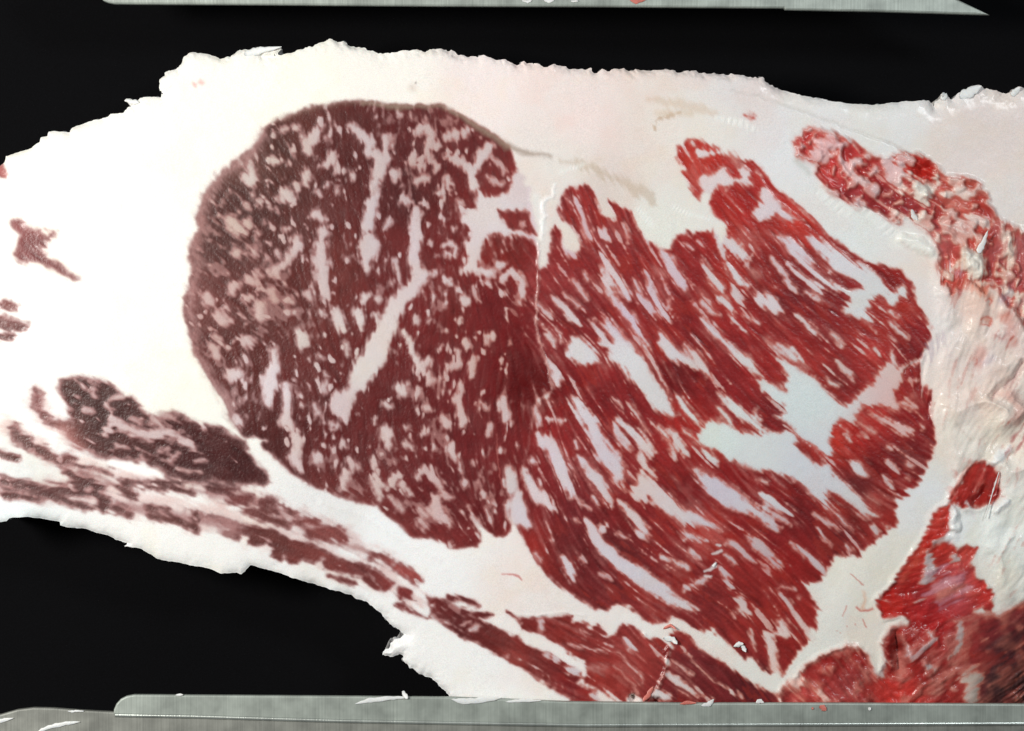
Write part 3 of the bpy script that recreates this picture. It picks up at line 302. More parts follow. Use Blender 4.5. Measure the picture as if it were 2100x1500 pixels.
MEATC = idw([(560,290,86,52,46),(620,250,104,60,54),(500,330,106,74,66),(500,430,84,52,48),(450,500,92,58,54),(520,640,100,56,52),(430,600,112,68,64),(700,300,92,44,42),(860,300,96,42,42),(820,400,92,42,42),(960,300,104,44,44),(560,500,96,56,52),(700,550,112,54,50),(620,620,108,54,50),(500,760,98,52,48),(600,800,104,50,48),(700,900,102,42,42),(560,880,88,44,42),(800,550,108,46,46),(900,500,112,42,42),(930,620,116,46,44),(860,640,122,46,46),(1000,620,112,34,36),(830,850,104,42,42),(940,780,114,42,44),(960,880,106,38,40),(900,1000,104,40,42),(1000,1040,108,38,40),(1000,900,118,42,44),(1080,720,104,26,28),(1075,780,88,18,20),(1095,790,104,20,20),(1040,450,126,42,40),(1020,520,124,44,40),(1190,420,152,44,40),(1150,430,136,46,46),(1230,520,132,38,38),(1140,580,146,52,52),(1130,700,148,48,50),(1180,640,124,38,40),(1240,760,140,40,40),(1200,800,122,28,30),(1150,880,142,42,42),(1300,620,134,34,34),(1330,700,150,38,36),(1290,860,128,32,34),(1130,1000,126,40,42),(1150,1120,112,38,40),(1100,1130,158,52,46),(1180,1060,120,40,44),(1280,1060,132,36,36),(1230,1180,118,38,40),(1260,1120,102,36,38),(1400,500,146,38,36),(1450,560,136,36,38),(1480,570,176,54,44),(1400,640,124,30,32),(1500,660,162,44,42),(1500,720,142,38,40),(1400,770,116,26,28),(1420,870,164,42,36),(1480,790,138,36,38),(1560,760,154,40,38),(1600,830,120,30,32),(1480,430,176,44,38),(1440,330,190,56,44),(1500,400,170,34,30),(1560,380,176,44,40),(1640,450,196,58,46),(1580,560,138,42,40),(1630,600,128,36,38),(1700,620,126,32,34),(1700,680,120,28,30),(1840,570,156,40,36),(1810,580,128,26,28),(1840,640,180,54,44),(1880,680,150,36,38),(1750,670,154,48,44),(1800,730,182,58,52),(1860,700,108,26,28),(1720,780,120,36,36),(1660,740,164,48,42),(1720,900,192,56,42),(1760,900,168,36,32),(1800,850,188,60,52),(1860,860,140,30,32),(1860,940,110,34,36),(1800,940,122,24,26),(1840,980,150,34,34),(1760,1000,98,40,42),(1790,1030,164,56,48),(1720,1040,156,46,38),(1660,1060,122,32,34),(1450,940,150,38,36),(1420,1020,122,32,34),(1500,960,138,30,30),(1600,1000,134,34,34),(1450,1090,174,48,40),(1400,1150,124,32,34),(1560,1100,130,32,34),(1620,1160,146,34,32),(1720,1100,108,36,38),(1500,1180,152,46,42),(1450,1220,128,42,42),(1600,1220,142,40,38),(1650,1250,160,46,40),(1550,1290,146,44,40),(1620,1320,142,38,34),(1200,1300,130,50,46),(1150,1280,138,50,46),(1240,1400,164,58,50),(1330,1350,158,60,54),(1100,1360,118,48,46),(1000,1300,104,44,42),(950,1260,98,42,42),(1050,1370,156,62,54),(1180,1410,122,36,38),(1420,1350,124,44,46),(1400,1420,112,36,38),(1550,1410,94,32,36),
  (160,800,78,50,46),(200,860,72,48,46),(300,880,80,44,42),(400,950,72,40,40),(500,960,70,34,34),(130,890,132,84,78),(60,900,100,70,66),(80,1000,96,66,64),(200,1000,90,58,56),(300,1060,104,66,62),(420,1060,100,62,58),(480,1040,128,74,72),(550,1100,108,64,60),(640,1130,122,66,62),(670,1095,142,80,76),(750,1180,118,62,60),(840,1180,170,82,76),(830,1220,124,56,56),(70,500,128,72,72),(60,460,160,96,94),(20,640,150,100,96),(20,670,110,76,74),(80,825,150,106,104),
  (1650,290,188,66,62),(1720,310,186,60,60),(1700,350,200,64,60),(1770,350,164,46,46),(1890,345,186,36,26),(1750,400,158,56,58),(1850,420,140,46,50),(1930,450,154,36,34),(1960,420,214,124,106),(2015,430,180,60,52),(1990,380,176,78,62),(1995,490,176,66,54),(1920,480,206,128,132),(2060,520,170,104,104),(1950,575,206,88,74),(2040,550,168,60,56),
  (1990,1000,200,60,50),(2010,1020,130,26,26),(1920,1050,196,54,42),(1900,1120,186,44,34),(1840,1190,176,34,28),(1820,1250,200,34,26),(1900,1230,158,42,46),(1960,1210,190,96,106),(2020,1220,206,56,48),(1910,1280,172,26,26),(1980,1110,200,74,60),(1840,1340,128,20,16),(1840,1290,170,40,34),(1900,1340,168,50,44),(1850,1420,214,62,54),(1960,1330,164,58,54),(2060,1290,112,40,42),(2080,1330,72,30,34),(1700,1350,170,48,44),(1740,1400,160,66,64),(1650,1430,188,74,68),(1720,1340,150,34,30),(1930,1390,150,44,42),(2070,1390,60,50,50)], p=3.4)  # darkest corner points carry the recess shade in the lean colour
FATL = lin(FATC); MEATC = MEATC + np.array([0., 4., 5.], np.float32) * sstep(1000, 1300, UU)[..., None]; MEATL = lin(MEATC) * np.array([.95, .82, .82], np.float32) * (1 - .10 * sstep(1000, 850, UU))[..., None]
# thin lean over fat reads orange on the right, greyish rose on the left
t_lr = sstep(700, 1350, UU)[..., None]
MIDL = lin([168, 112, 110]) * (1 - t_lr) + lin([208, 106, 84]) * t_lr
var = 1 + .07 * L_mid + .035 * L_fine + .16 * fbm(70, 301, 3)
MEATL = MEATL * (np.clip(var + .07 * fr_ * L_vlong, .55, 1.6) * (1 + .04 * sstep(1050, 1250, UU)))[..., None]
redder = sstep(.2, 1.2, fbm(48, 333, 2) * 2.2 + .5 * L_long)[..., None] * sstep(1050, 1250, UU)[..., None]
MEATL = MEATL * (1 - .30 * redder) + lin([178, 58, 46]) * .30 * redder
fv = 1 + .022 * fbm(160, 310, 3) + .012 * fbm(18, 311, 2)
FATL = np.clip(FATL * fv[..., None], 0, .96)
rosy = sstep(-.1, 1.6, norm01(fbm(95, 312, 3)))[..., None] * sstep(820, 1150, UU)[..., None] * .40
FATL = FATL * (1 - rosy) + FATL * lin([255, 240, 236]) * rosy
creamy = sstep(0, 1.6, norm01(fbm(70, 313, 3)))[..., None] * .28
FATL = FATL * (1 - creamy) + FATL * lin([255, 249, 234]) * creamy
# blush of pink in the fat close to lean
near = np.clip(blur(M, 9) - .25 * M, 0, 1)
m = np.clip(.35 * M + .65 * sstep(.02, .90, M), 0, 1)[..., None]
a1 = np.clip(m / .5, 0, 1); a2 = np.clip((m - .5) / .5, 0, 1)
midmix = .60 * MIDL + .40 * (.5 * FATL + .5 * MEATL)
COL = np.where(m < .5, FATL * (1 - a1) + midmix * a1, midmix * (1 - a2) + MEATL * a2)
blush = (np.clip(near * 1.3, 0, .5) * (1 - M))[..., None] * (.30 + .25 * sstep(0, 1, norm01(fbm(40, 320, 2)))[..., None])
COL = COL * (1 - blush) + COL * lin([236, 182, 178]) * blush

def tint(s, rgb, alpha, soft, jit=0.0):
    c = lin(rgb)
    for p in strokes(s):
        sl = win(p, max(q[2] for q in p) + soft + 8)
        a = alpha * sstep(soft, -soft, sd_stroke(p, PX[sl], PY[sl]) + jit * FRAY[sl])[..., None]
        COL[sl] = COL[sl] * (1 - a) + c * a
for p in strokes("-10,1005,14 100,1008,22 210,1015,24 330,1040,26 450,1070,26 560,1100,30 680,1150,26 790,1195,20 860,1230,12;100,935,12 200,965,14 280,985,10 400,1000,10 500,1012,16 600,1060,20 700,1105,18 800,1155,12 860,1185,8;20,880,12 60,910,16 120,940,12;75,800,8 80,840,14 100,870,12 140,885,14"):
    sl = win(p, 50); a = (.62 * sstep(16, -14, sd_stroke(p, PX[sl], PY[sl]) + 3 * FRAY[sl] + 5 * norm01(fbm(40, 350, 2))[sl]) * (1 - np.clip(M[sl] * 1.6, 0, 1)))[..., None]
    COL[sl] = COL[sl] * (1 - a) + COL[sl] * lin([228, 186, 182]) * a
# connective tissue, membranes, stains, painted highlights and recess shade
tint("745,211,3 785,214,4 815,220,5 850,219,3 905,218,3 920,224,4 960,248,5 1000,273,5 1040,299,7 1075,315,6 1110,317,3 1130,322,2", (156,134,118), .7, 6, .3)
tint("1150,330,3 1180,335,5 1215,345,6 1250,362,7 1290,380,8 1310,390,12 1330,400,12 1337,415,8", (196,176,154), .55, 8, 2)
tint("560,248,5 600,236,5 650,219,4 695,212,4 745,210,3", (140,110,98), .4, 8, .5);
tint("1340,268,2 1345,247,3 1370,240,3 1395,230,3", (196,166,138), .7, 4, 1)
tint("1330,205,5 1360,208,6 1400,214,9 1440,226,9 1465,232,6", (214,188,162), .45, 7, 1)
tint("1350,235,6 1395,232,8 1420,232,6", (218,196,172), .45, 7, 1)
tint("400,172,5 415,169,4", (226,128,122), .55, 7, 2); tint("0,345,6 8,360,8", (206,130,124), .5, 8, 2)
tint("853,170,2", (90,70,60), .8, 3); tint("845,180,8", (196,170,156), .4, 10)
tint("1100,405,8 1112,470,6", (232,236,236), .5, 8)
tint("1137,378,1.5 1136,395,3 1133,405,4 1121,407,6 1115,416,6 1114,432,4.5 1117,444,4.5 1112,458,4 1113,475,3 1112,490,2", (250,252,252), .6, 6)  # shiny highlight on the fat ridge, painted white
tint("1100,560,1.2 1103,600,1 1098,640,1 1099,665,1.4 1108,700,1.2 1115,720,1 1128,770,1.2 1135,800,1.5", (206,150,142), .55, 2.2)
tint("1018,890,1 1020,930,1.2 1026,975,1.4 1030,1000,1", (186,104,98), .5, 2)
tint("1500,187,1 1560,200,1.2 1640,226,1.4 1700,249,1.6 1800,285,2 1890,322,2.5", (196,192,186), .45, 3, .3)
tint("1635,330,6 1650,345,7 1660,355,5", (190,192,184), .5, 7)
tint("1985,520,10 1998,540,16 2003,562,10;1880,385,9 1892,394,10 1905,385,6", (240,236,226), .8, 8, 2)
tint("1840,490,14 1870,495,18 1895,505,18 1910,520,12", (246,246,238), .8, 14, 2)
tint("1000,600,12 2005,600,10", (0,0,0), 0, 1)
tint("1998,592,9 2015,600,8 2030,612,6;2018,655,4 2028,660,4;2010,665,3", (226,140,112), .65, 8, 2)
tint("2018,618,2 2026,612,2 2033,620,2 2028,628,2;2010,655,1.5 2020,650,1.5 2032,655,2 2028,668,2 2014,668,1.5", (214,84,60), .7, 2.5)
tint("2055,652,9 2068,646,6", (206,112,92), .7, 9, 2)
tint("2095,745,4 2075,778,7 2050,798,9 2032,815,4;2100,880,7 2075,900,4;2060,690,4 2090,660,6", (182,134,132), .7, 9, 3)
tint("1990,750,3 1985,790,3 2000,830,2;2010,700,3 2050,690,2;1960,870,3 1990,900,2", (206,184,170), .5, 7, 2)
tint("1755,1245,2 1765,1252,2.5 1778,1252,2.5 1790,1247,2", (206,60,40), .8, 3); tint("1770,1215,2 1774,1232,3 1768,1245,5", (228,170,136), .6, 5)
tint("1770,1272,1.5 1774,1282,1.5 1778,1286,1.5;1715,1295,1;1723,1300,1;1752,1280,1;1735,1285,1;1728,1262,1 1735,1242,1;1742,1180,1 1760,1190,1.2 1772,1200,1", (204,84,62), .75, 1.8)
tint("1030,1176,1 1066,1180,3 1070,1190,1.5", (200,80,76), .7, 2)
tint("1960,1100,18 1975,1080,14 1985,1060,10;1962,1070,10 1953,1040,5", (240,243,243), .9, 9, 2)
tint("1960,1080,14 1955,1060,9 1950,1040,4 1949,1028,1;2035,948,7 2050,935,10 2068,922,8;2060,1030,9 2042,1048,8", (244,245,243), .9, 4, 1.5)
relief_later = "1960,1080,10 1955,1060,6 1950,1035,1;2035,948,5 2050,935,8 2068,922,6;2060,1030,7 2042,1048,6"
tint("1985,1035,4 1992,1050,4 1996,1060,3", (232,226,226), .85, 4, 1)
tint("1085,745,6 1100,770,12 1110,800,10;1075,780,14", (92,16,16), .55, 12)
tint("2110,1290,14 2090,1310,16 2050,1330,10 2080,1350,30 2100,1400,40 2050,1420,24", (64,36,38), .5, 40, 12)  # shade of the bottom-right recess painted into the colour
tint("160,572,2 185,585,2", (226,214,214), .5, 4)
tint("230,950,4 270,960,10 310,970,8 330,975,3", (252,250,248), .8, 6); tint("55,870,4 80,885,12 110,895,8", (252,250,248), .8, 8)  # second tint paints a white highlight on the fat
tint("128,880,10 142,900,11 165,918,8", (176,118,112), .55, 14, 2)
tint("1445,1173,2 1465,1162,4 1468,1155,2;1470,1118,2 1476,1120,3;1462,1135,2 1480,1132,3;1448,1184,3 1458,1183,1.5", (226,214,214), .8, 2)  # whitish highlights painted onto the muscle

tint("2040,470,4 2055,500,3 2050,530,4;2088,520,5 2096,560,7;2030,580,3 2060,586,4 2092,576,4;2072,640,3 2096,618,5;2035,690,2 2062,700,3;1945,590,3 1965,600,4;2080,905,3 2098,890,5;2060,930,3 2090,915,3", (184,98,96), .75, 8, 3)
tint("1962,560,7 1950,545,5;2050,620,8 2070,600,8;2045,735,5 2010,742,4;1935,690,5 1945,730,6;1900,730,8 1915,700,6", (188,172,184), .5, 10, 3)
tint("1900,1225,4 1925,1205,5 1950,1195,5 1975,1190,4;1930,1240,4 1960,1222,6 1990,1205,5;1905,1180,3 1940,1165,3", (212,150,166), .5, 7, 3)  # pink sheen of the membrane painted into the colour
tint("1890,1130,3 1870,1160,4 1850,1190,4;1985,950,5 1965,985,4 1950,1010,3", (214,92,74), .45, 8, 3)
# ------------------------------------------------------------------ relief (in layout units)
H = 3.0 * fbm(230, 401, 2) + 1.2 * (1 - blur(M, 2)) + M * (.05 * L_fine + (.20 - .10 * eyeW) * L_mid) + .25 * fbm(14, 402, 2)
folds = warped(fbm(120, 412, 2), wx2 * 2, wy2 * 2)
calm = np.where(OWN == 0, 1.0, 0.0); calm = blur(calm.astype(np.float32), 8)
H += RAG * (12 * (1 - 1.6 * np.abs(folds)) * calm + (9 - 5 * calm) * warped(fbm(60, 410, 3), wx2, wy2) + (2.6 - 1.9 * calm) * warped(fbm(22, 411, 2), wx2 * .6, wy2 * .6) + .4 * L_mid * (1 - calm) + .5 * blur(L_long, 2) * calm)
H += RAG * 3.0 * (1 - blur(M, 3))
H += meatish * RAG * (5.5 - 2.5 * sstep(1000, 1200, VV)) * (blur(cm, 2) - .5)
H0 = 3.0 * fbm(230, 401, 2)
qz = .72 * sstep(1215, 1260, VV) * sstep(1930, 1990, UU)
H = H * (1 - qz) + H0 * qz
def relief(s, amp, soft):
    for p in strokes(s):
        sl = win(p, max(q[2] for q in p) + soft + 6)
        H[sl] += amp * sstep(soft, -soft, sd_stroke(p, PX[sl], PY[sl]))
relief("1500,187,0 1560,200,.5 1640,226,.8 1700,249,1 1800,285,1 1890,322,1", -2.5, 6)
relief("1137,378,1 1136,395,2 1133,405,3 1121,407,4 1115,416,4 1114,432,3 1117,444,3 1112,458,3 1113,475,2 1112,490,1", 2.2, 5)
relief("1106,500,1 1103,600,1 1099,665,1 1115,720,1 1135,800,1", 2.2, 4)
relief("660,1030,2 720,1050,3 760,1065,3 860,1125,4 900,1150,3", 1.3, 10)
relief("1040,1255,1 1100,1262,1 1160,1256,1 1200,1262,1", 1.6, 5)
relief("1968,520,10 1995,540,18 2005,555,14", 14, 8); relief("1880,385,10 1892,396,12", 10, 7)
relief("1850,490,8 1880,500,14 1905,515,10", 7, 9)
relief("1860,760,2 1900,720,4 1890,780,4 1905,850,3", -4, 8)
relief(relief_later, 6, 6)
relief("2010,600,16 2005,640,18 2000,670,16", 9, 14)
relief("2095,745,4 2075,778,7 2050,798,9 2032,815,4", -14, 10)
relief("2040,700,30 2010,790,30 2060,850,25", 8, 25)
relief("2020,1010,8 2000,1030,8", -16, 12); relief("1780,1140,30 1720,1260,30", 3, 30)
relief("1838,1300,4 1842,1335,10 1845,1370,10", -26, 12)
relief("1905,345,8 1890,350,8", -10, 8); relief("1930,455,10", -9, 10)
relief("1300,1432,6", -30, 6); relief("1345,1440,6", -22, 8)
relief("1320,1300,1 1360,1340,1 1372,1330,2 1362,1385,2 1350,1412,2", 5, 6)
H -= (40 + 3 * L_long + 10 * fbm(28, 434, 2)) * sstep(0, 170, (UU - 2035) * .75 + (VV - 1310) * .55 - 25 + 16 * fbm(50, 433, 2)) * sstep(1265, 1330, VV + .35 * (UU - 2050))
# combed, stretched fat; its small highlights are partly painted white
def comb(s, amp, wl, a):
    for p in strokes(s):
        sl = win(p, max(q[2] for q in p) + 10)
        k = sstep(6, -6, sd_stroke(p, PX[sl], PY[sl]))
        ph = (UU[sl] * math.cos(a) + VV[sl] * math.sin(a)) / wl * 2 * math.pi + 3.0 * fbm(60, 441, 2)[sl]
        H[sl] += .55 * k * amp * (.45 + .55 * vnoise(16, 442)[sl]) * (np.sin(ph) + .35 * np.sin(2.3 * ph + 1))
        COL[sl] = COL[sl] * (1 - .5 * k[..., None]) + lin([242, 244, 240]) * .5 * k[..., None]
comb("1680,395,7 1705,415,11 1735,435,11", 1.2, 15, .9); comb("1772,430,7 1800,455,11 1822,475,11", 1.2, 15, .9)
comb("1468,242,5 1500,248,7 1530,255,6 1548,264,5", 1.6, 12, .1); comb("1312,432,5 1325,448,7 1335,462,6", 1.8, 7, .6)
comb("1378,425,3 1410,438,5 1455,452,4", 1.5, 7, .6); comb("1150,355,4 1170,345,4 1195,338,4", 1.3, 6, .3)

# ------------------------------------------------------------------ body outline
jx = 3.2 * vnoise(11, 501) + 1.6 * vnoise(5, 502); jy = 3.2 * vnoise(11, 503) + 1.6 * vnoise(5, 504)
cut = sstep(260, 100, VV) + sstep(1150, 1350, VV) * .4 + .35
out_p = pts(OUT)
SD = sd_poly(out_p, UU + jx * np.clip(cut, .3, 1), VV + jy * np.clip(cut, .3, 1))
body = SD < 0
H -= 10.0 * np.exp(-np.clip(-SD, 0, 200) / 10.0) * (1 + .6 * vnoise(40, 505))
# colour slightly lighter towards the rim
rim = np.exp(-np.clip(-SD, 0, 200) / 14.0)[..., None] * .5
COL = COL * (1 - rim) + np.minimum(COL * 1.04, .95) * rim

gy, gx = np.gradient(SD, ST)
gl = np.hypot(gx, gy) + 1e-6
PUX, PUY = UU.copy(), VV.copy()
cellm = body[:-1, :-1] | body[1:, :-1] | body[:-1, 1:] | body[1:, 1:]
use = np.zeros((NY, NX), bool)
use[:-1, :-1] |= cellm; use[1:, :-1] |= cellm; use[:-1, 1:] |= cellm; use[1:, 1:] |= cellm
rimv = use & ~body
stp = np.clip(SD / gl, 0, 2.2)
PUX[rimv] -= (stp * gx / gl)[rimv]; PUY[rimv] -= (stp * gy / gl)[rimv]
ZZ = ZF + H * S
XW, YW = X(PUX), Y(PUY)
zy, zx = np.gradient(ZZ, ST * S)
NRM = np.dstack([-zx, zy, np.ones_like(zx)]); NRM /= np.linalg.norm(NRM, axis=2, keepdims=True)

# ------------------------------------------------------------------ labels of the pieces
lab = np.zeros((NY - 1, NX - 1), np.int32)
own_c = OWN[:-1, :-1]
fatc = (M[:-1, :-1] + M[1:, :-1] + M[:-1, 1:] + M[1:, 1:]) * .25 < .42
lab[:] = own_c
def components(mask):
    """4-connected components by runs and union-find"""
    par = []
    def find(a):
        while par[a] != a:
            par[a] = par[par[a]]; a = par[a]
        return a
    out = np.full(mask.shape, -1, np.int32); prev = []
    for j in range(mask.shape[0]):
        row = mask[j]; d = np.diff(np.concatenate([[0], row.astype(np.int8), [0]]))
        st = np.flatnonzero(d == 1); en = np.flatnonzero(d == -1); cur = []
        q = 0
        for a, b in zip(st, en):
            k = len(par); par.append(k)
            while q < len(prev) and prev[q][1] <= a: q += 1
            t = q
            while t < len(prev) and prev[t][0] < b:
                r1, r2 = find(k), find(prev[t][2])
                if r1 != r2: par[max(r1, r2)] = min(r1, r2)
                t += 1
            cur.append((a, b, k)); out[j, a:b] = k
        prev = cur
    root = np.array([find(i) for i in range(len(par))], np.int32) if par else np.zeros(0, np.int32)
    out[out >= 0] = root[out[out >= 0]]
    return out
streaks = []     # (owner, cell mask indices)
for k, nm in enumerate(owners):
    cm_ = components((own_c == k + 1) & fatc & cellm)
    ids, cnt = np.unique(cm_[cm_ >= 0], return_counts=True)
    for i, c in zip(ids, cnt):
        if c >= 14: streaks.append((c, k + 1, i, cm_))
streaks.sort(key=lambda t: -t[0]); streaks = streaks[:300]
base_l = len(owners) + 1
for n, (c, k, i, cm_) in enumerate(streaks):
    lab[cm_ == i] = base_l + n
lab[~cellm] = -1
islands = []     # further separate pieces of a muscle
nxt = base_l + len(streaks)
for k in range(1, len(owners) + 1):
    cm_ = components(lab == k)
    ids, cnt = np.unique(cm_[cm_ >= 0], return_counts=True)
    o_ = np.argsort(-cnt)
    for r_ in o_[1:]:
        if cnt[r_] >= 12:
            lab[cm_ == ids[r_]] = nxt; islands.append((nxt, k)); nxt += 1
        else: lab[cm_ == ids[r_]] = 0
cm_ = components(lab == 0); ids, cnt = np.unique(cm_[cm_ >= 0], return_counts=True)

# ------------------------------------------------------------------ materials
def new_mat(name):
    mt = bpy.data.materials.new(name); mt.use_nodes = True
    nt = mt.node_tree; return mt, nt, nt.nodes["Principled BSDF"], nt.nodes.new, nt.links.new
def mat_tissue():
    mt, nt, b, N, L = new_mat("beef_tissue")
    at = N('ShaderNodeAttribute'); at.attribute_name = "tissue"
    fa = N('ShaderNodeAttribute'); fa.attribute_name = "lean"
    tc = N('ShaderNodeTexCoord')
    n1 = N('ShaderNodeTexNoise'); n1.inputs['Scale'].default_value = 2600; n1.inputs['Detail'].default_value = 2
    n2 = N('ShaderNodeTexNoise'); n2.inputs['Scale'].default_value = 900; n2.inputs['Detail'].default_value = 3
    n3 = N('ShaderNodeTexNoise'); n3.inputs['Scale'].default_value = 180; n3.inputs['Detail'].default_value = 2
    for n in (n1, n2, n3): L(tc.outputs['Object'], n.inputs['Vector'])
    mr = N('ShaderNodeMapRange'); mr.inputs[1].default_value = .3; mr.inputs[2].default_value = .7; mr.inputs[3].default_value = .91; mr.inputs[4].default_value = 1.09
    L(n1.outputs['Fac'], mr.inputs[0])
    mx = N('ShaderNodeVectorMath'); mx.operation = 'SCALE'
    L(at.outputs['Color'], mx.inputs[0]); L(mr.outputs[0], mx.inputs['Scale'])
    L(mx.outputs[0], b.inputs['Base Color'])
    ro = N('ShaderNodeMapRange'); ro.inputs[3].default_value = .50; ro.inputs[4].default_value = .34
    L(fa.outputs['Fac'], ro.inputs[0])
    ra = N('ShaderNodeMath'); ra.operation = 'MULTIPLY_ADD'; ra.inputs[1].default_value = -.32; L(n3.outputs['Fac'], ra.inputs[0])
    rb = N('ShaderNodeMath'); rb.operation = 'ADD'; rb.inputs[1].default_value = .16
    L(ro.outputs[0], rb.inputs[0]); L(rb.outputs[0], ra.inputs[2]); L(ra.outputs[0], b.inputs['Roughness'])
    sp = N('ShaderNodeMapRange'); sp.inputs[3].default_value = .38; sp.inputs[4].default_value = .22
    L(fa.outputs['Fac'], sp.inputs[0]); L(sp.outputs[0], b.inputs['Specular IOR Level'])
    b.inputs['Subsurface Weight'].default_value = .08
    b.inputs['Subsurface Radius'].default_value = (.0022, .0012, .0009); b.inputs['Subsurface Scale'].default_value = 1.0
    b.inputs['Coat Weight'].default_value = .18; b.inputs['Coat Roughness'].default_value = .15
    bm = N('ShaderNodeBump'); bm.inputs['Strength'].default_value = .34; bm.inputs['Distance'].default_value = .0006
    bs = N('ShaderNodeMapRange'); bs.inputs[3].default_value = .10; bs.inputs[4].default_value = .30
    L(fa.outputs['Fac'], bs.inputs[0]); L(bs.outputs[0], bm.inputs['Strength'])
    L(n2.outputs['Fac'], bm.inputs['Height']); L(bm.outputs['Normal'], b.inputs['Normal'])
    return mt
def mat_steel(name, base, streak, tone):
    mt, nt, b, N, L = new_mat(name)
    tc = N('ShaderNodeTexCoord'); mp = N('ShaderNodeMapping'); mp.inputs['Scale'].default_value = (1400, 22, 22)
    n1 = N('ShaderNodeTexNoise'); n1.inputs['Scale'].default_value = 1; n1.inputs['Detail'].default_value = 4
    n2 = N('ShaderNodeTexNoise'); n2.inputs['Scale'].default_value = 120; n2.inputs['Detail'].default_value = 4
    L(tc.outputs['Object'], mp.inputs['Vector']); L(mp.outputs['Vector'], n1.inputs['Vector']); L(tc.outputs['Object'], n2.inputs['Vector'])
    cr = N('ShaderNodeValToRGB'); cr.color_ramp.elements[0].position = .25; cr.color_ramp.elements[1].position = .85
    c0 = lin(base); c1 = lin(streak)
    cr.color_ramp.elements[0].color = (*c0, 1); cr.color_ramp.elements[1].color = (*c1, 1)
    L(n1.outputs['Fac'], cr.inputs['Fac'])
    mr = N('ShaderNodeMapRange'); mr.inputs[1].default_value = .3; mr.inputs[2].default_value = .7; mr.inputs[3].default_value = .74; mr.inputs[4].default_value = 1.18
    L(n2.outputs['Fac'], mr.inputs[0])
    mx = N('ShaderNodeVectorMath'); mx.operation = 'SCALE'; L(cr.outputs['Color'], mx.inputs[0]); L(mr.outputs[0], mx.inputs['Scale'])
    L(mx.outputs[0], b.inputs['Base Color'])
    b.inputs['Metallic'].default_value = tone; b.inputs['Roughness'].default_value = .48
    bm = N('ShaderNodeBump'); bm.inputs['Strength'].default_value = .25; bm.inputs['Distance'].default_value = .0003
    L(n1.outputs['Fac'], bm.inputs['Height']); L(bm.outputs['Normal'], b.inputs['Normal'])
    return mt
def mat_plain(name, rgb, rough, noise=300, amt=.2, sub=0.0, bump=.3):
    mt, nt, b, N, L = new_mat(name)
    tc = N('ShaderNodeTexCoord'); n = N('ShaderNodeTexNoise'); n.inputs['Scale'].default_value = noise; n.inputs['Detail'].default_value = 4
    L(tc.outputs['Object'], n.inputs['Vector'])
    mr = N('ShaderNodeMapRange'); mr.inputs[1].default_value = .3; mr.inputs[2].default_value = .7; mr.inputs[3].default_value = 1 - amt; mr.inputs[4].default_value = 1 + amt
    L(n.outputs['Fac'], mr.inputs[0])
    mx = N('ShaderNodeVectorMath'); mx.operation = 'SCALE'; mx.inputs[0].default_value = tuple(float(q) for q in lin(rgb)); L(mr.outputs[0], mx.inputs['Scale'])
    L(mx.outputs[0], b.inputs['Base Color']); b.inputs['Roughness'].default_value = rough
    if sub: b.inputs['Subsurface Weight'].default_value = sub; b.inputs['Subsurface Radius'].default_value = (.002, .0014, .001); b.inputs['Subsurface Scale'].default_value = 1
    bm = N('ShaderNodeBump'); bm.inputs['Strength'].default_value = bump; bm.inputs['Distance'].default_value = .0005
    L(n.outputs['Fac'], bm.inputs['Height']); L(bm.outputs['Normal'], b.inputs['Normal'])
    return mt
TISSUE = mat_tissue()
STEEL = mat_steel("brushed_steel", (148, 156, 149), (174, 182, 174), .25)
STEEL_D = mat_steel("dull_steel", (126, 128, 121), (150, 152, 145), .25)
POLISH = mat_steel("highlight_edge_steel", (190, 198, 190), (220, 226, 220), .75); POLISH.node_tree.nodes["Principled BSDF"].inputs["Roughness"].default_value = .34  # lighter base colour paints the specular line along the ridge
CLOTHM = mat_plain("black_cloth_weave", (6, 6, 8), .95, 1500, .3, 0, .5)
CLOTHM.node_tree.nodes["Principled BSDF"].inputs['Specular IOR Level'].default_value = .12
FATM = mat_plain("white_fat", (240, 240, 236), .42, 500, .05, .25)
SHREDM = mat_plain("pink_shred", (214, 120, 108), .38, 500, .18, .25)

# ------------------------------------------------------------------ object helpers
def link(o, parent=None):
    sc.collection.objects.link(o); o.parent = parent; return o
def tag(o, label=None, cat=None, group=None, kind=None):
    if label: o['label'] = label
    if cat: o['category'] = cat
    if group: o['group'] = group
    if kind: o['kind'] = kind
    return o
def mesh_np(name, co, quads, mat, parent=None, nrm=None, col=None, lean=None):
    me = bpy.data.meshes.new(name)
    co = np.ascontiguousarray(co, np.float32); quads = np.ascontiguousarray(quads, np.int32); nq = len(quads)
    me.vertices.add(len(co)); me.vertices.foreach_set('co', co.ravel())
    me.loops.add(nq * 4); me.loops.foreach_set('vertex_index', quads.ravel())
    me.polygons.add(nq); me.polygons.foreach_set('loop_start', np.arange(nq, dtype=np.int32) * 4)
    me.polygons.foreach_set('use_smooth', np.ones(nq, bool))
    me.update(calc_edges=True); me.validate()
    if col is not None:
        a = me.attributes.new('tissue', 'FLOAT_COLOR', 'POINT')
        a.data.foreach_set('color', np.concatenate([col, np.ones((len(co), 1))], 1).astype(np.float32).ravel())
        b = me.attributes.new('lean', 'FLOAT', 'POINT'); b.data.foreach_set('value', lean.astype(np.float32).ravel())
    if nrm is not None: me.normals_split_custom_set_from_vertices(np.ascontiguousarray(nrm, np.float32))
    me.materials.append(mat)
    return link(bpy.data.objects.new(name, me), parent)
def mesh_py(name, v, f, mat, parent=None, smooth=False):
    me = bpy.data.meshes.new(name); me.from_pydata(v, [], f); me.update(); me.materials.append(mat)
    if smooth: me.polygons.foreach_set('use_smooth', [True] * len(me.polygons))
    return link(bpy.data.objects.new(name, me), parent)

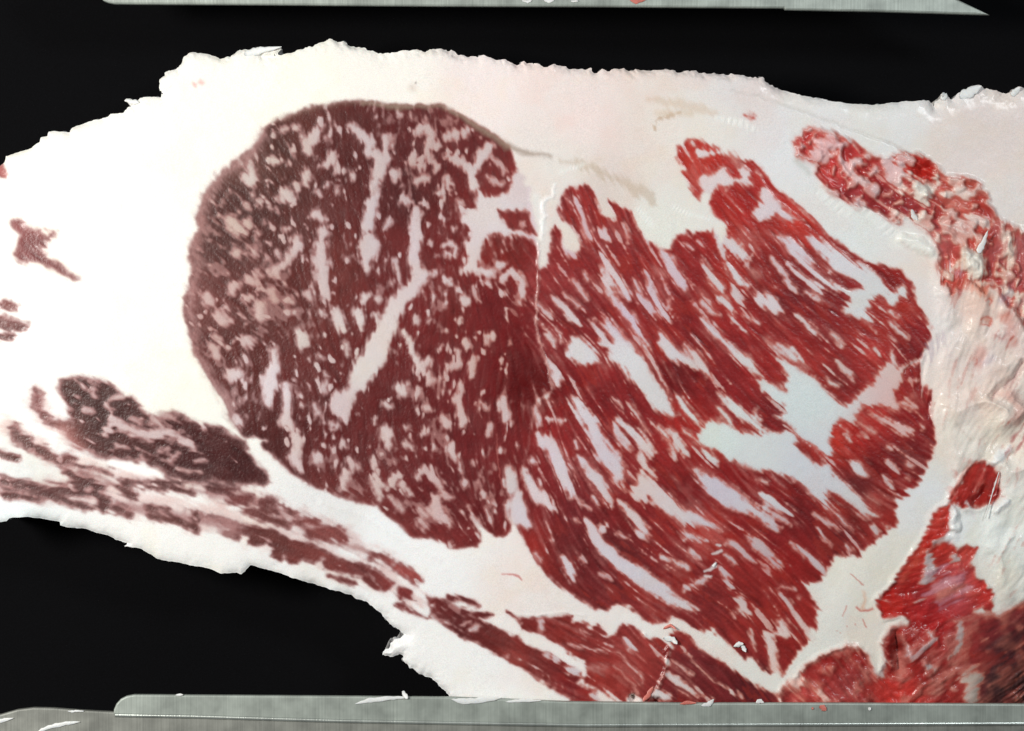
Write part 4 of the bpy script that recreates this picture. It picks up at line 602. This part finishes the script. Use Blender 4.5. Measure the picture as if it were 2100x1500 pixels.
# ------------------------------------------------------------------ the ground: black cloth with shallow folds
n = 90
xs = np.linspace(-.75, .75, n); ys = np.linspace(-.6, .6, n); gx_, gy_ = np.meshgrid(xs, ys)
fz = .0022 * np.sin(gx_ * 21 + gy_ * 34) * np.sin(gx_ * 9 - gy_ * 13 + 1.3) + .0012 * np.sin(gx_ * 47 - gy_ * 30)
co = np.dstack([gx_, gy_, fz - .004]).reshape(-1, 3)
idx = np.arange(n * n).reshape(n, n)
q = np.stack([idx[:-1, :-1], idx[:-1, 1:], idx[1:, 1:], idx[1:, :-1]], -1).reshape(-1, 4)
cl = mesh_np("black_cloth", co, q, CLOTHM); tag(cl, kind='structure')

# ------------------------------------------------------------------ the beef
beef = bpy.data.objects.new("beef_rib_cut", None); link(beef)
tag(beef, "thick slab of raw marbled beef with white fat lying between two steel bars", "beef cut")
GI = np.arange(NY * NX, dtype=np.int64).reshape(NY, NX)
QA, QB, QC, QD = GI[:-1, :-1], GI[1:, :-1], GI[1:, 1:], GI[:-1, 1:]
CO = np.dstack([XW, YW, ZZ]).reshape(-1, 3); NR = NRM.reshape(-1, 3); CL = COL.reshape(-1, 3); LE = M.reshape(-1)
order = np.argsort(lab.ravel(), kind='stable'); sl_lab = lab.ravel()[order]
QALL = np.stack([QA.ravel(), QB.ravel(), QC.ravel(), QD.ravel()], -1)
def cells(l):
    a = np.searchsorted(sl_lab, l, 'left'); b = np.searchsorted(sl_lab, l, 'right'); return order[a:b]
def piece(name, l, parent, wall=False):
    qd = QALL[cells(l)]
    if not len(qd): return None
    uq, inv = np.unique(qd, return_inverse=True); inv = inv.reshape(-1, 4)
    return mesh_np(name, CO[uq], inv, TISSUE, parent, NR[uq], CL[uq], LE[uq])
fat = piece("fat_cap", 0, beef)
LABELS = {'eye_muscle': "large round dark red muscle finely flecked with white marbling", 'loin_muscle': "bright red muscle streaked with long diagonal bands of fat", 'flank_muscle': "small dark brown muscle at the far left", 'torn_muscle': "torn pink and red muscle at the upper right", 'bloody_muscle': "wet bright red muscle at the lower right edge"}
musc = {}
for k, nm in enumerate(owners):
    o = piece(nm, k + 1, beef)
    if o is None: continue
    if nm in LABELS: o['label'] = LABELS[nm]
    musc[k + 1] = o
for nn, (c, k, i, cm_) in enumerate(streaks):
    piece("marbling_streak", base_l + nn, musc[k])
for l, k in islands:
    piece(owners[k - 1] if k in (owners.index('strip_muscle') + 1, owners.index('red_patch') + 1) else "lean_island", l, beef)
# side of the slab below the cut face
def edges_of(mask):
    qs = QALL[np.flatnonzero(mask.ravel())]
    e = np.concatenate([qs[:, [0, 1]], qs[:, [1, 2]], qs[:, [2, 3]], qs[:, [3, 0]]])
    key = np.sort(e, 1); kk = key[:, 0] * (NX * NY) + key[:, 1]
    u_, first, cnt = np.unique(kk, return_index=True, return_counts=True)
    return e[first[cnt == 1]]
be = edges_of(cellm)
uq, inv = np.unique(be, return_inverse=True); inv = inv.reshape(-1, 2); nb = len(uq)
top = CO[uq]
gxn = (gx / gl).reshape(-1)[uq]; gyn = (-gy / gl).reshape(-1)[uq]
ring = [top]
for dz, ins in ((-.003, .0004), (-.009, .0010), (-.020, .0022), (-.040, .0020)):
    r = top.copy(); jit = .0012 * np.sin(top[:, 0] * 900 + dz * 700) * np.sin(top[:, 1] * 1100)
    r[:, 0] -= gxn * (ins + jit); r[:, 1] -= gyn * (ins + jit); r[:, 2] = np.maximum(top[:, 2] + dz, -.003); ring.append(r)
co = np.concatenate(ring); qs = []
for k in range(len(ring) - 1):
    a, b = inv[:, 0], inv[:, 1]
    qs.append(np.stack([a + k * nb, a + (k + 1) * nb, b + (k + 1) * nb, b + k * nb], -1))
cw = np.tile(np.minimum(CL[uq], .8), (len(ring), 1)); lw = np.tile(LE[uq], len(ring))
mesh_np("outer_side", co, np.concatenate(qs), TISSUE, beef, None, cw, lw)

# ------------------------------------------------------------------ shreds: small curved flakes, closed and thick
def flake(name, path, wid, z0, lift, mat, parent=None, thick=1.6, seed=0):
    """ragged strip along a path; wid per point, lifts towards the end"""
    r = np.random.default_rng(seed); P = []
    for i in range(len(path) - 1):
        for t in np.linspace(0, 1, 5, endpoint=False):
            P.append([path[i][0] + (path[i + 1][0] - path[i][0]) * t, path[i][1] + (path[i + 1][1] - path[i][1]) * t, wid[i] + (wid[i + 1] - wid[i]) * t])
    P.append([path[-1][0], path[-1][1], wid[-1]]); P = np.array(P); m_ = len(P)
    d = np.gradient(P[:, :2], axis=0); d /= np.linalg.norm(d, axis=1, keepdims=True) + 1e-9
    nx_, ny_ = -d[:, 1], d[:, 0]; v = []; f = []
    rows = 7
    for i in range(m_):
        tt = i / (m_ - 1); jl, jr = r.uniform(.75, 1.25, 2)
        for k in range(rows):
            sgn = -1 + 2 * k / (rows - 1); ww = P[i, 2] * sgn * (jl if sgn < 0 else jr) * math.sqrt(max(.04, 1 - (2 * tt - 1) ** 4))
            zz = lift * tt * tt + .8 * thick * (1 - sgn * sgn) + r.uniform(-.12, .12)
            v.append((X(P[i, 0] + nx_[i] * ww), Y(P[i, 1] + ny_[i] * ww), z0 + zz * S))
    nv = len(v); v += [(a, b, c - thick * (.15 + 1.3 * (1 - (-1 + 2 * (q_ % rows) / (rows - 1)) ** 2)) * S) for q_, (a, b, c) in enumerate(v)]
    for i in range(m_ - 1):
        for k in range(rows - 1):
            a = i * rows + k; f.append((a, a + 1, a + rows + 1, a + rows)); f.append((nv + a, nv + a + rows, nv + a + rows + 1, nv + a + 1))
        a = i * rows; f.append((a, a + rows, nv + a + rows, nv + a)); b = a + rows - 1; f.append((b, nv + b, nv + b + rows, b + rows))
    f.append(tuple(range(rows)) + tuple(nv + k for k in reversed(range(rows))))
    e = (m_ - 1) * rows; f.append(tuple(reversed([e + k for k in range(rows)])) + tuple(nv + e + k for k in range(rows)))
    return mesh_py(name, v, f, mat, parent, True)
def zat(u, v):
    j = int((v - V0) / ST); i = int((u - U0) / ST); return float(ZZ[min(max(j, 0), NY - 1), min(max(i, 0), NX - 1)])
FL = [([(500,112),(535,104),(578,97)],[9,7,2],12), ([(258,204),(268,209),(285,210)],[4,5,5],3), ([(1934,205),(1938,197),(1932,191)],[8,6,3],10), ([(1968,200),(1990,190),(2012,177)],[12,10,5],10), ([(2075,196),(2086,186),(2092,180)],[7,6,3],10),
      ([(2005,520),(2014,500),(2022,474)],[8,5,2],22), 
      
      ([(1880,452),(1872,442),(1868,430)],[5,5,2],8), ([(1360,1308),(1380,1312),(1388,1320)],[5,6,3],12), ([(1360,1290),(1375,1282),(1386,1290)],[3,3,2],12), ([(1340,1408),(1330,1425),(1318,1438)],[4,5,4],6),
      ([(1462,1163),(1466,1158),(1469,1154)],[4,3,1],6)]
for n_, (pa, wi, li) in enumerate(FL):
    red = pa[0] in ((1360,1290),(1340,1408))
    z0 = max(zat(*pa[0]), zat(*pa[len(pa) // 2]), zat(*pa[-1]) - li * S) + .0002; li *= .6
    flake("meat_shred" if red else "fat_shred", pa, wi, z0, li, SHREDM if red else FATM, beef, seed=n_)
# a thread of sinew stretched over the gap
th = []
for t in np.linspace(0, 1, 14):
    th.append((X(2046 + (2018 - 2046) * t), Y(968 + (1062 - 968) * t), max(zat(2046, 968), zat(2018, 1062)) + .0012 - .0006 * math.sin(math.pi * t)))
v = []; f = []
for i, p in enumerate(th):
    for k in range(6):
        a = k * math.pi / 3; rr = (.00022 if i not in (3, 5) else .0004)
        v.append((p[0] + rr * math.cos(a), p[1] + .3 * rr * math.sin(a), p[2] + rr * math.sin(a)))
for i in range(len(th) - 1):
    for k in range(6): f.append((i * 6 + k, i * 6 + (k + 1) % 6, i * 6 + 6 + (k + 1) % 6, i * 6 + 6 + k))
mesh_py("sinew_thread", v, f, FATM, beef, True)

# ------------------------------------------------------------------ steel bars
def plate(name, outline, z_top, z_bot, mat, parent, bevel=.0006):
    """prism with a bevelled upper edge"""
    n_ = len(outline); c = np.array([(X(a), Y(b)) for a, b in outline])
    area2 = np.sum(c[:, 0] * np.roll(c[:, 1], -1) - np.roll(c[:, 0], -1) * c[:, 1])
    if area2 < 0: c = c[::-1]
    e = np.roll(c, -1, 0) - c; e /= np.linalg.norm(e, axis=1, keepdims=True)
    nn = np.stack([-e[:, 1], e[:, 0]], 1); vn = nn + np.roll(nn, 1, 0); vn /= np.linalg.norm(vn, axis=1, keepdims=True)
    rings = [(0, z_bot), (0, z_top - bevel), (.3 * bevel, z_top - .3 * bevel), (bevel, z_top)]
    v = []; f = []
    for ins, z in rings: v += [(p[0] + ins * q_[0], p[1] + ins * q_[1], z) for p, q_ in zip(c, vn)]
    for k in range(3):
        for i in range(n_): f.append((k * n_ + i, k * n_ + (i + 1) % n_, (k + 1) * n_ + (i + 1) % n_, (k + 1) * n_ + i))
    f.append(tuple(3 * n_ + i for i in range(n_))); f.append(tuple(reversed(range(n_))))
    o = mesh_py(name, v, f, mat, parent); return o
ZB = ZF + .0042
# perspective: bars stand higher than the face, so their layout is drawn in towards the middle
K = (CAMH - (ZB - ZF)) / CAMH
def pr(a, b): return (1050 + (a - 1050) * K, 750 + (b - 750) * K)
bar = bpy.data.objects.new("steel_bar", None); link(bar); tag(bar, "wide brushed steel bar along the bottom with a ridge line and rounded left end", "steel bar", "steel bars")
cor = [(232, 1466), (233, 1456), (238, 1444), (247, 1434), (259, 1428), (275, 1425)]
top_edge = [(700, 1428), (930, 1430), (1040, 1434), (1160, 1439), (1400, 1442), (1700, 1442), (1900, 1443), (2110, 1444), (2300, 1444)]
plate("front_ridge", [pr(*p) for p in cor + top_edge + [(2300, 1485), (2095, 1484.5), (1700, 1486), (1200, 1488), (700, 1479), (400, 1470)]], ZB, ZB - .0022, STEEL, bar, .0008)
low = [(-160, 1470), (0, 1466), (35, 1456), (68, 1452), (110, 1453), (160, 1457), (233, 1461), (240, 1463), (700, 1470), (1200, 1475), (2300, 1475), (2300, 1640), (-160, 1640)]
plate("base_flange", [pr(*p) for p in low], ZB - .0005, ZB - .0030, STEEL_D, bar, .0008)
bead = [(236, 1467), (400, 1470), (700, 1479), (1000, 1484.5), (1200, 1488), (1700, 1486), (2095, 1484.5), (2300, 1484.5)]
v = []; f = []
for a, b in bead:
    for k in range(7):
        t = math.pi * k / 6; v.append((X(pr(a, b)[0]), Y(pr(a, b)[1]) + .0009 * math.cos(t), ZB - .0004 + .0008 * math.sin(t)))
for i in range(len(bead) - 1):
    for k in range(6): f.append((i * 7 + k, i * 7 + k + 1, i * 7 + 8 + k, i * 7 + 7 + k))
mesh_py("highlight_bead", v, f, POLISH, bar, True)  # bead added to catch a bright line along the ridge
plate("bar_web", [pr(*p) for p in [(-160, 1530), (2300, 1530), (2300, 1640), (-160, 1640)]], ZB - .0040, .002, STEEL_D, bar)
bar2 = bpy.data.objects.new("steel_bar", None); link(bar2); tag(bar2, "narrow strip of brushed steel bar along the top edge", "steel bar", "steel bars")
plate("bar_face", [pr(*p) for p in [(204, -6), (212, 2), (222, 6), (236, 8.5), (300, 9), (500, 10), (900, 13), (1200, 14), (1608, 17), (1611, 20.5), (1800, 24), (2000, 30), (2030, 31), (1960, -3), (1800, -80), (150, -80)]], ZB, ZB - .0022, STEEL, bar2, .0008)
plate("bar_web", [pr(*p) for p in [(150, -50), (1790, -50), (1790, -85), (150, -85)]], ZB - .0025, .002, STEEL_D, bar2)

# ------------------------------------------------------------------ scraps stuck to the bars
def scrap(path, wid, label, mat=FATM, group="fat scraps on the steel bars", name="fat_scrap", dz=0, lift=1.2, seed=0, thick=.9, cat="fat scrap"):
    o = flake(name, [pr(*p) for p in path], wid, ZB + .0002 + dz, lift, mat, None, thick, seed)
    tag(o, label, cat, group)
scrap([(728,1444),(760,1436),(800,1432),(838,1430)], [2,5,4,3], "long thin white fat scrap left of the meat on the bottom steel bar", seed=51)
scrap([(826,1417),(829,1424),(836,1432)], [3,4,5], "small upright white fat curl standing on the bottom steel bar", seed=52, lift=5)
scrap([(924,1434),(950,1439),(990,1436),(1030,1430)], [2,6,5,5], "white fat scrap under the fat corner on the bottom steel bar", seed=53)
scrap([(1036,1440),(1070,1437),(1110,1437)], [2,4,2], "thin white fat scrap pressed beside the dark strip on the bottom steel bar", seed=54)
scrap([(1438,1448),(1455,1444),(1464,1434)], [3,5,2], "pointed pale fat scrap below the lower muscle on the bottom steel bar", seed=55)
scrap([(1394,1444),(1410,1441),(1428,1442)], [2,4,2], "flat red meat scrap on the edge of the bottom steel bar", SHREDM, "meat scraps on the steel bars", "meat_scrap", seed=56, cat="meat scrap")
scrap([(1550,1442),(1558,1438),(1566,1441)], [3,5,2], "small pale crumb at the middle of the bottom steel bar edge", seed=57)
scrap([(1680,1449),(1688,1452),(1694,1457)], [4,6,4], "wet red meat crumb on the face of the bottom steel bar", SHREDM, "meat scraps on the steel bars", "meat_scrap", seed=58, cat="meat scrap")
scrap([(1664,1453),(1666,1453),(1668,1454)], [2,2.5,2], "tiny red meat speck left of the red crumb on the bottom bar", SHREDM, "meat scraps on the steel bars", "meat_scrap", seed=59, cat="meat scrap")
scrap([(1287,-6),(1305,3),(1328,-5)], [5,6,5], "red meat scrap hanging on the top steel bar", SHREDM, "meat scraps on the steel bars", "meat_scrap", seed=60, cat="meat scrap")
scrap([(1070,2),(1082,4),(1090,2)], [2,3,2], "leftmost white fat speck on the top steel bar", seed=61)
scrap([(1115,1),(1126,3),(1136,2)], [2,4,2], "middle white fat speck on the top steel bar", seed=62)
scrap([(1170,3),(1178,3),(1186,3)], [1.5,2.5,1.5], "white fat speck nearest the red scrap on the top steel bar", seed=63)
scrap([(360,1426),(368,1425),(376,1425)], [1.5,3,1.5], "small white fat fleck near the rounded end of the bottom bar", seed=64)
scrap([(76,1502),(100,1492),(135,1484),(164,1481)], [4,5,4,2], "curved white streak on the lower left of the bottom bar", seed=65, dz=-.0005, thick=1)  # white streak laid on the flange
scrap([(-20,1484),(5,1478),(28,1473)], [4,4,2], "short white streak at the bottom left corner of the picture", seed=66, dz=-.0005, thick=1)
scrap([(138,1459),(148,1460),(154,1459),(172,1459)], [1.5,2.5,2,2], "tiny white fat fleck on the upper lip of the lower left flange", seed=67, dz=-.0005, thick=1)
scrap([(1780,1454),(1783,1454),(1786,1455)], [3,4,3], "round white fat dot on the bottom steel bar right of the red crumb", seed=68, thick=1)
# loose crumb of fat lying on the meat
o = flake("fat_crumb", [(1504,1326),(1516,1321),(1524,1320)], [3,5,4], zat(1515,1326) + .0006, 3, FATM, None, 2, 71)
tag(o, "white fat crumb lying on the red muscle near the bottom", "fat crumb", "loose fat crumbs on the meat")
o = flake("fat_crumb", [(1521,1324),(1526,1331),(1529,1337)], [4,4,3], zat(1525,1330) + .0006, 3, FATM, None, 2, 72)
tag(o, "lower short white fat crumb touching the larger crumb on the red muscle", "fat crumb", "loose fat crumbs on the meat")
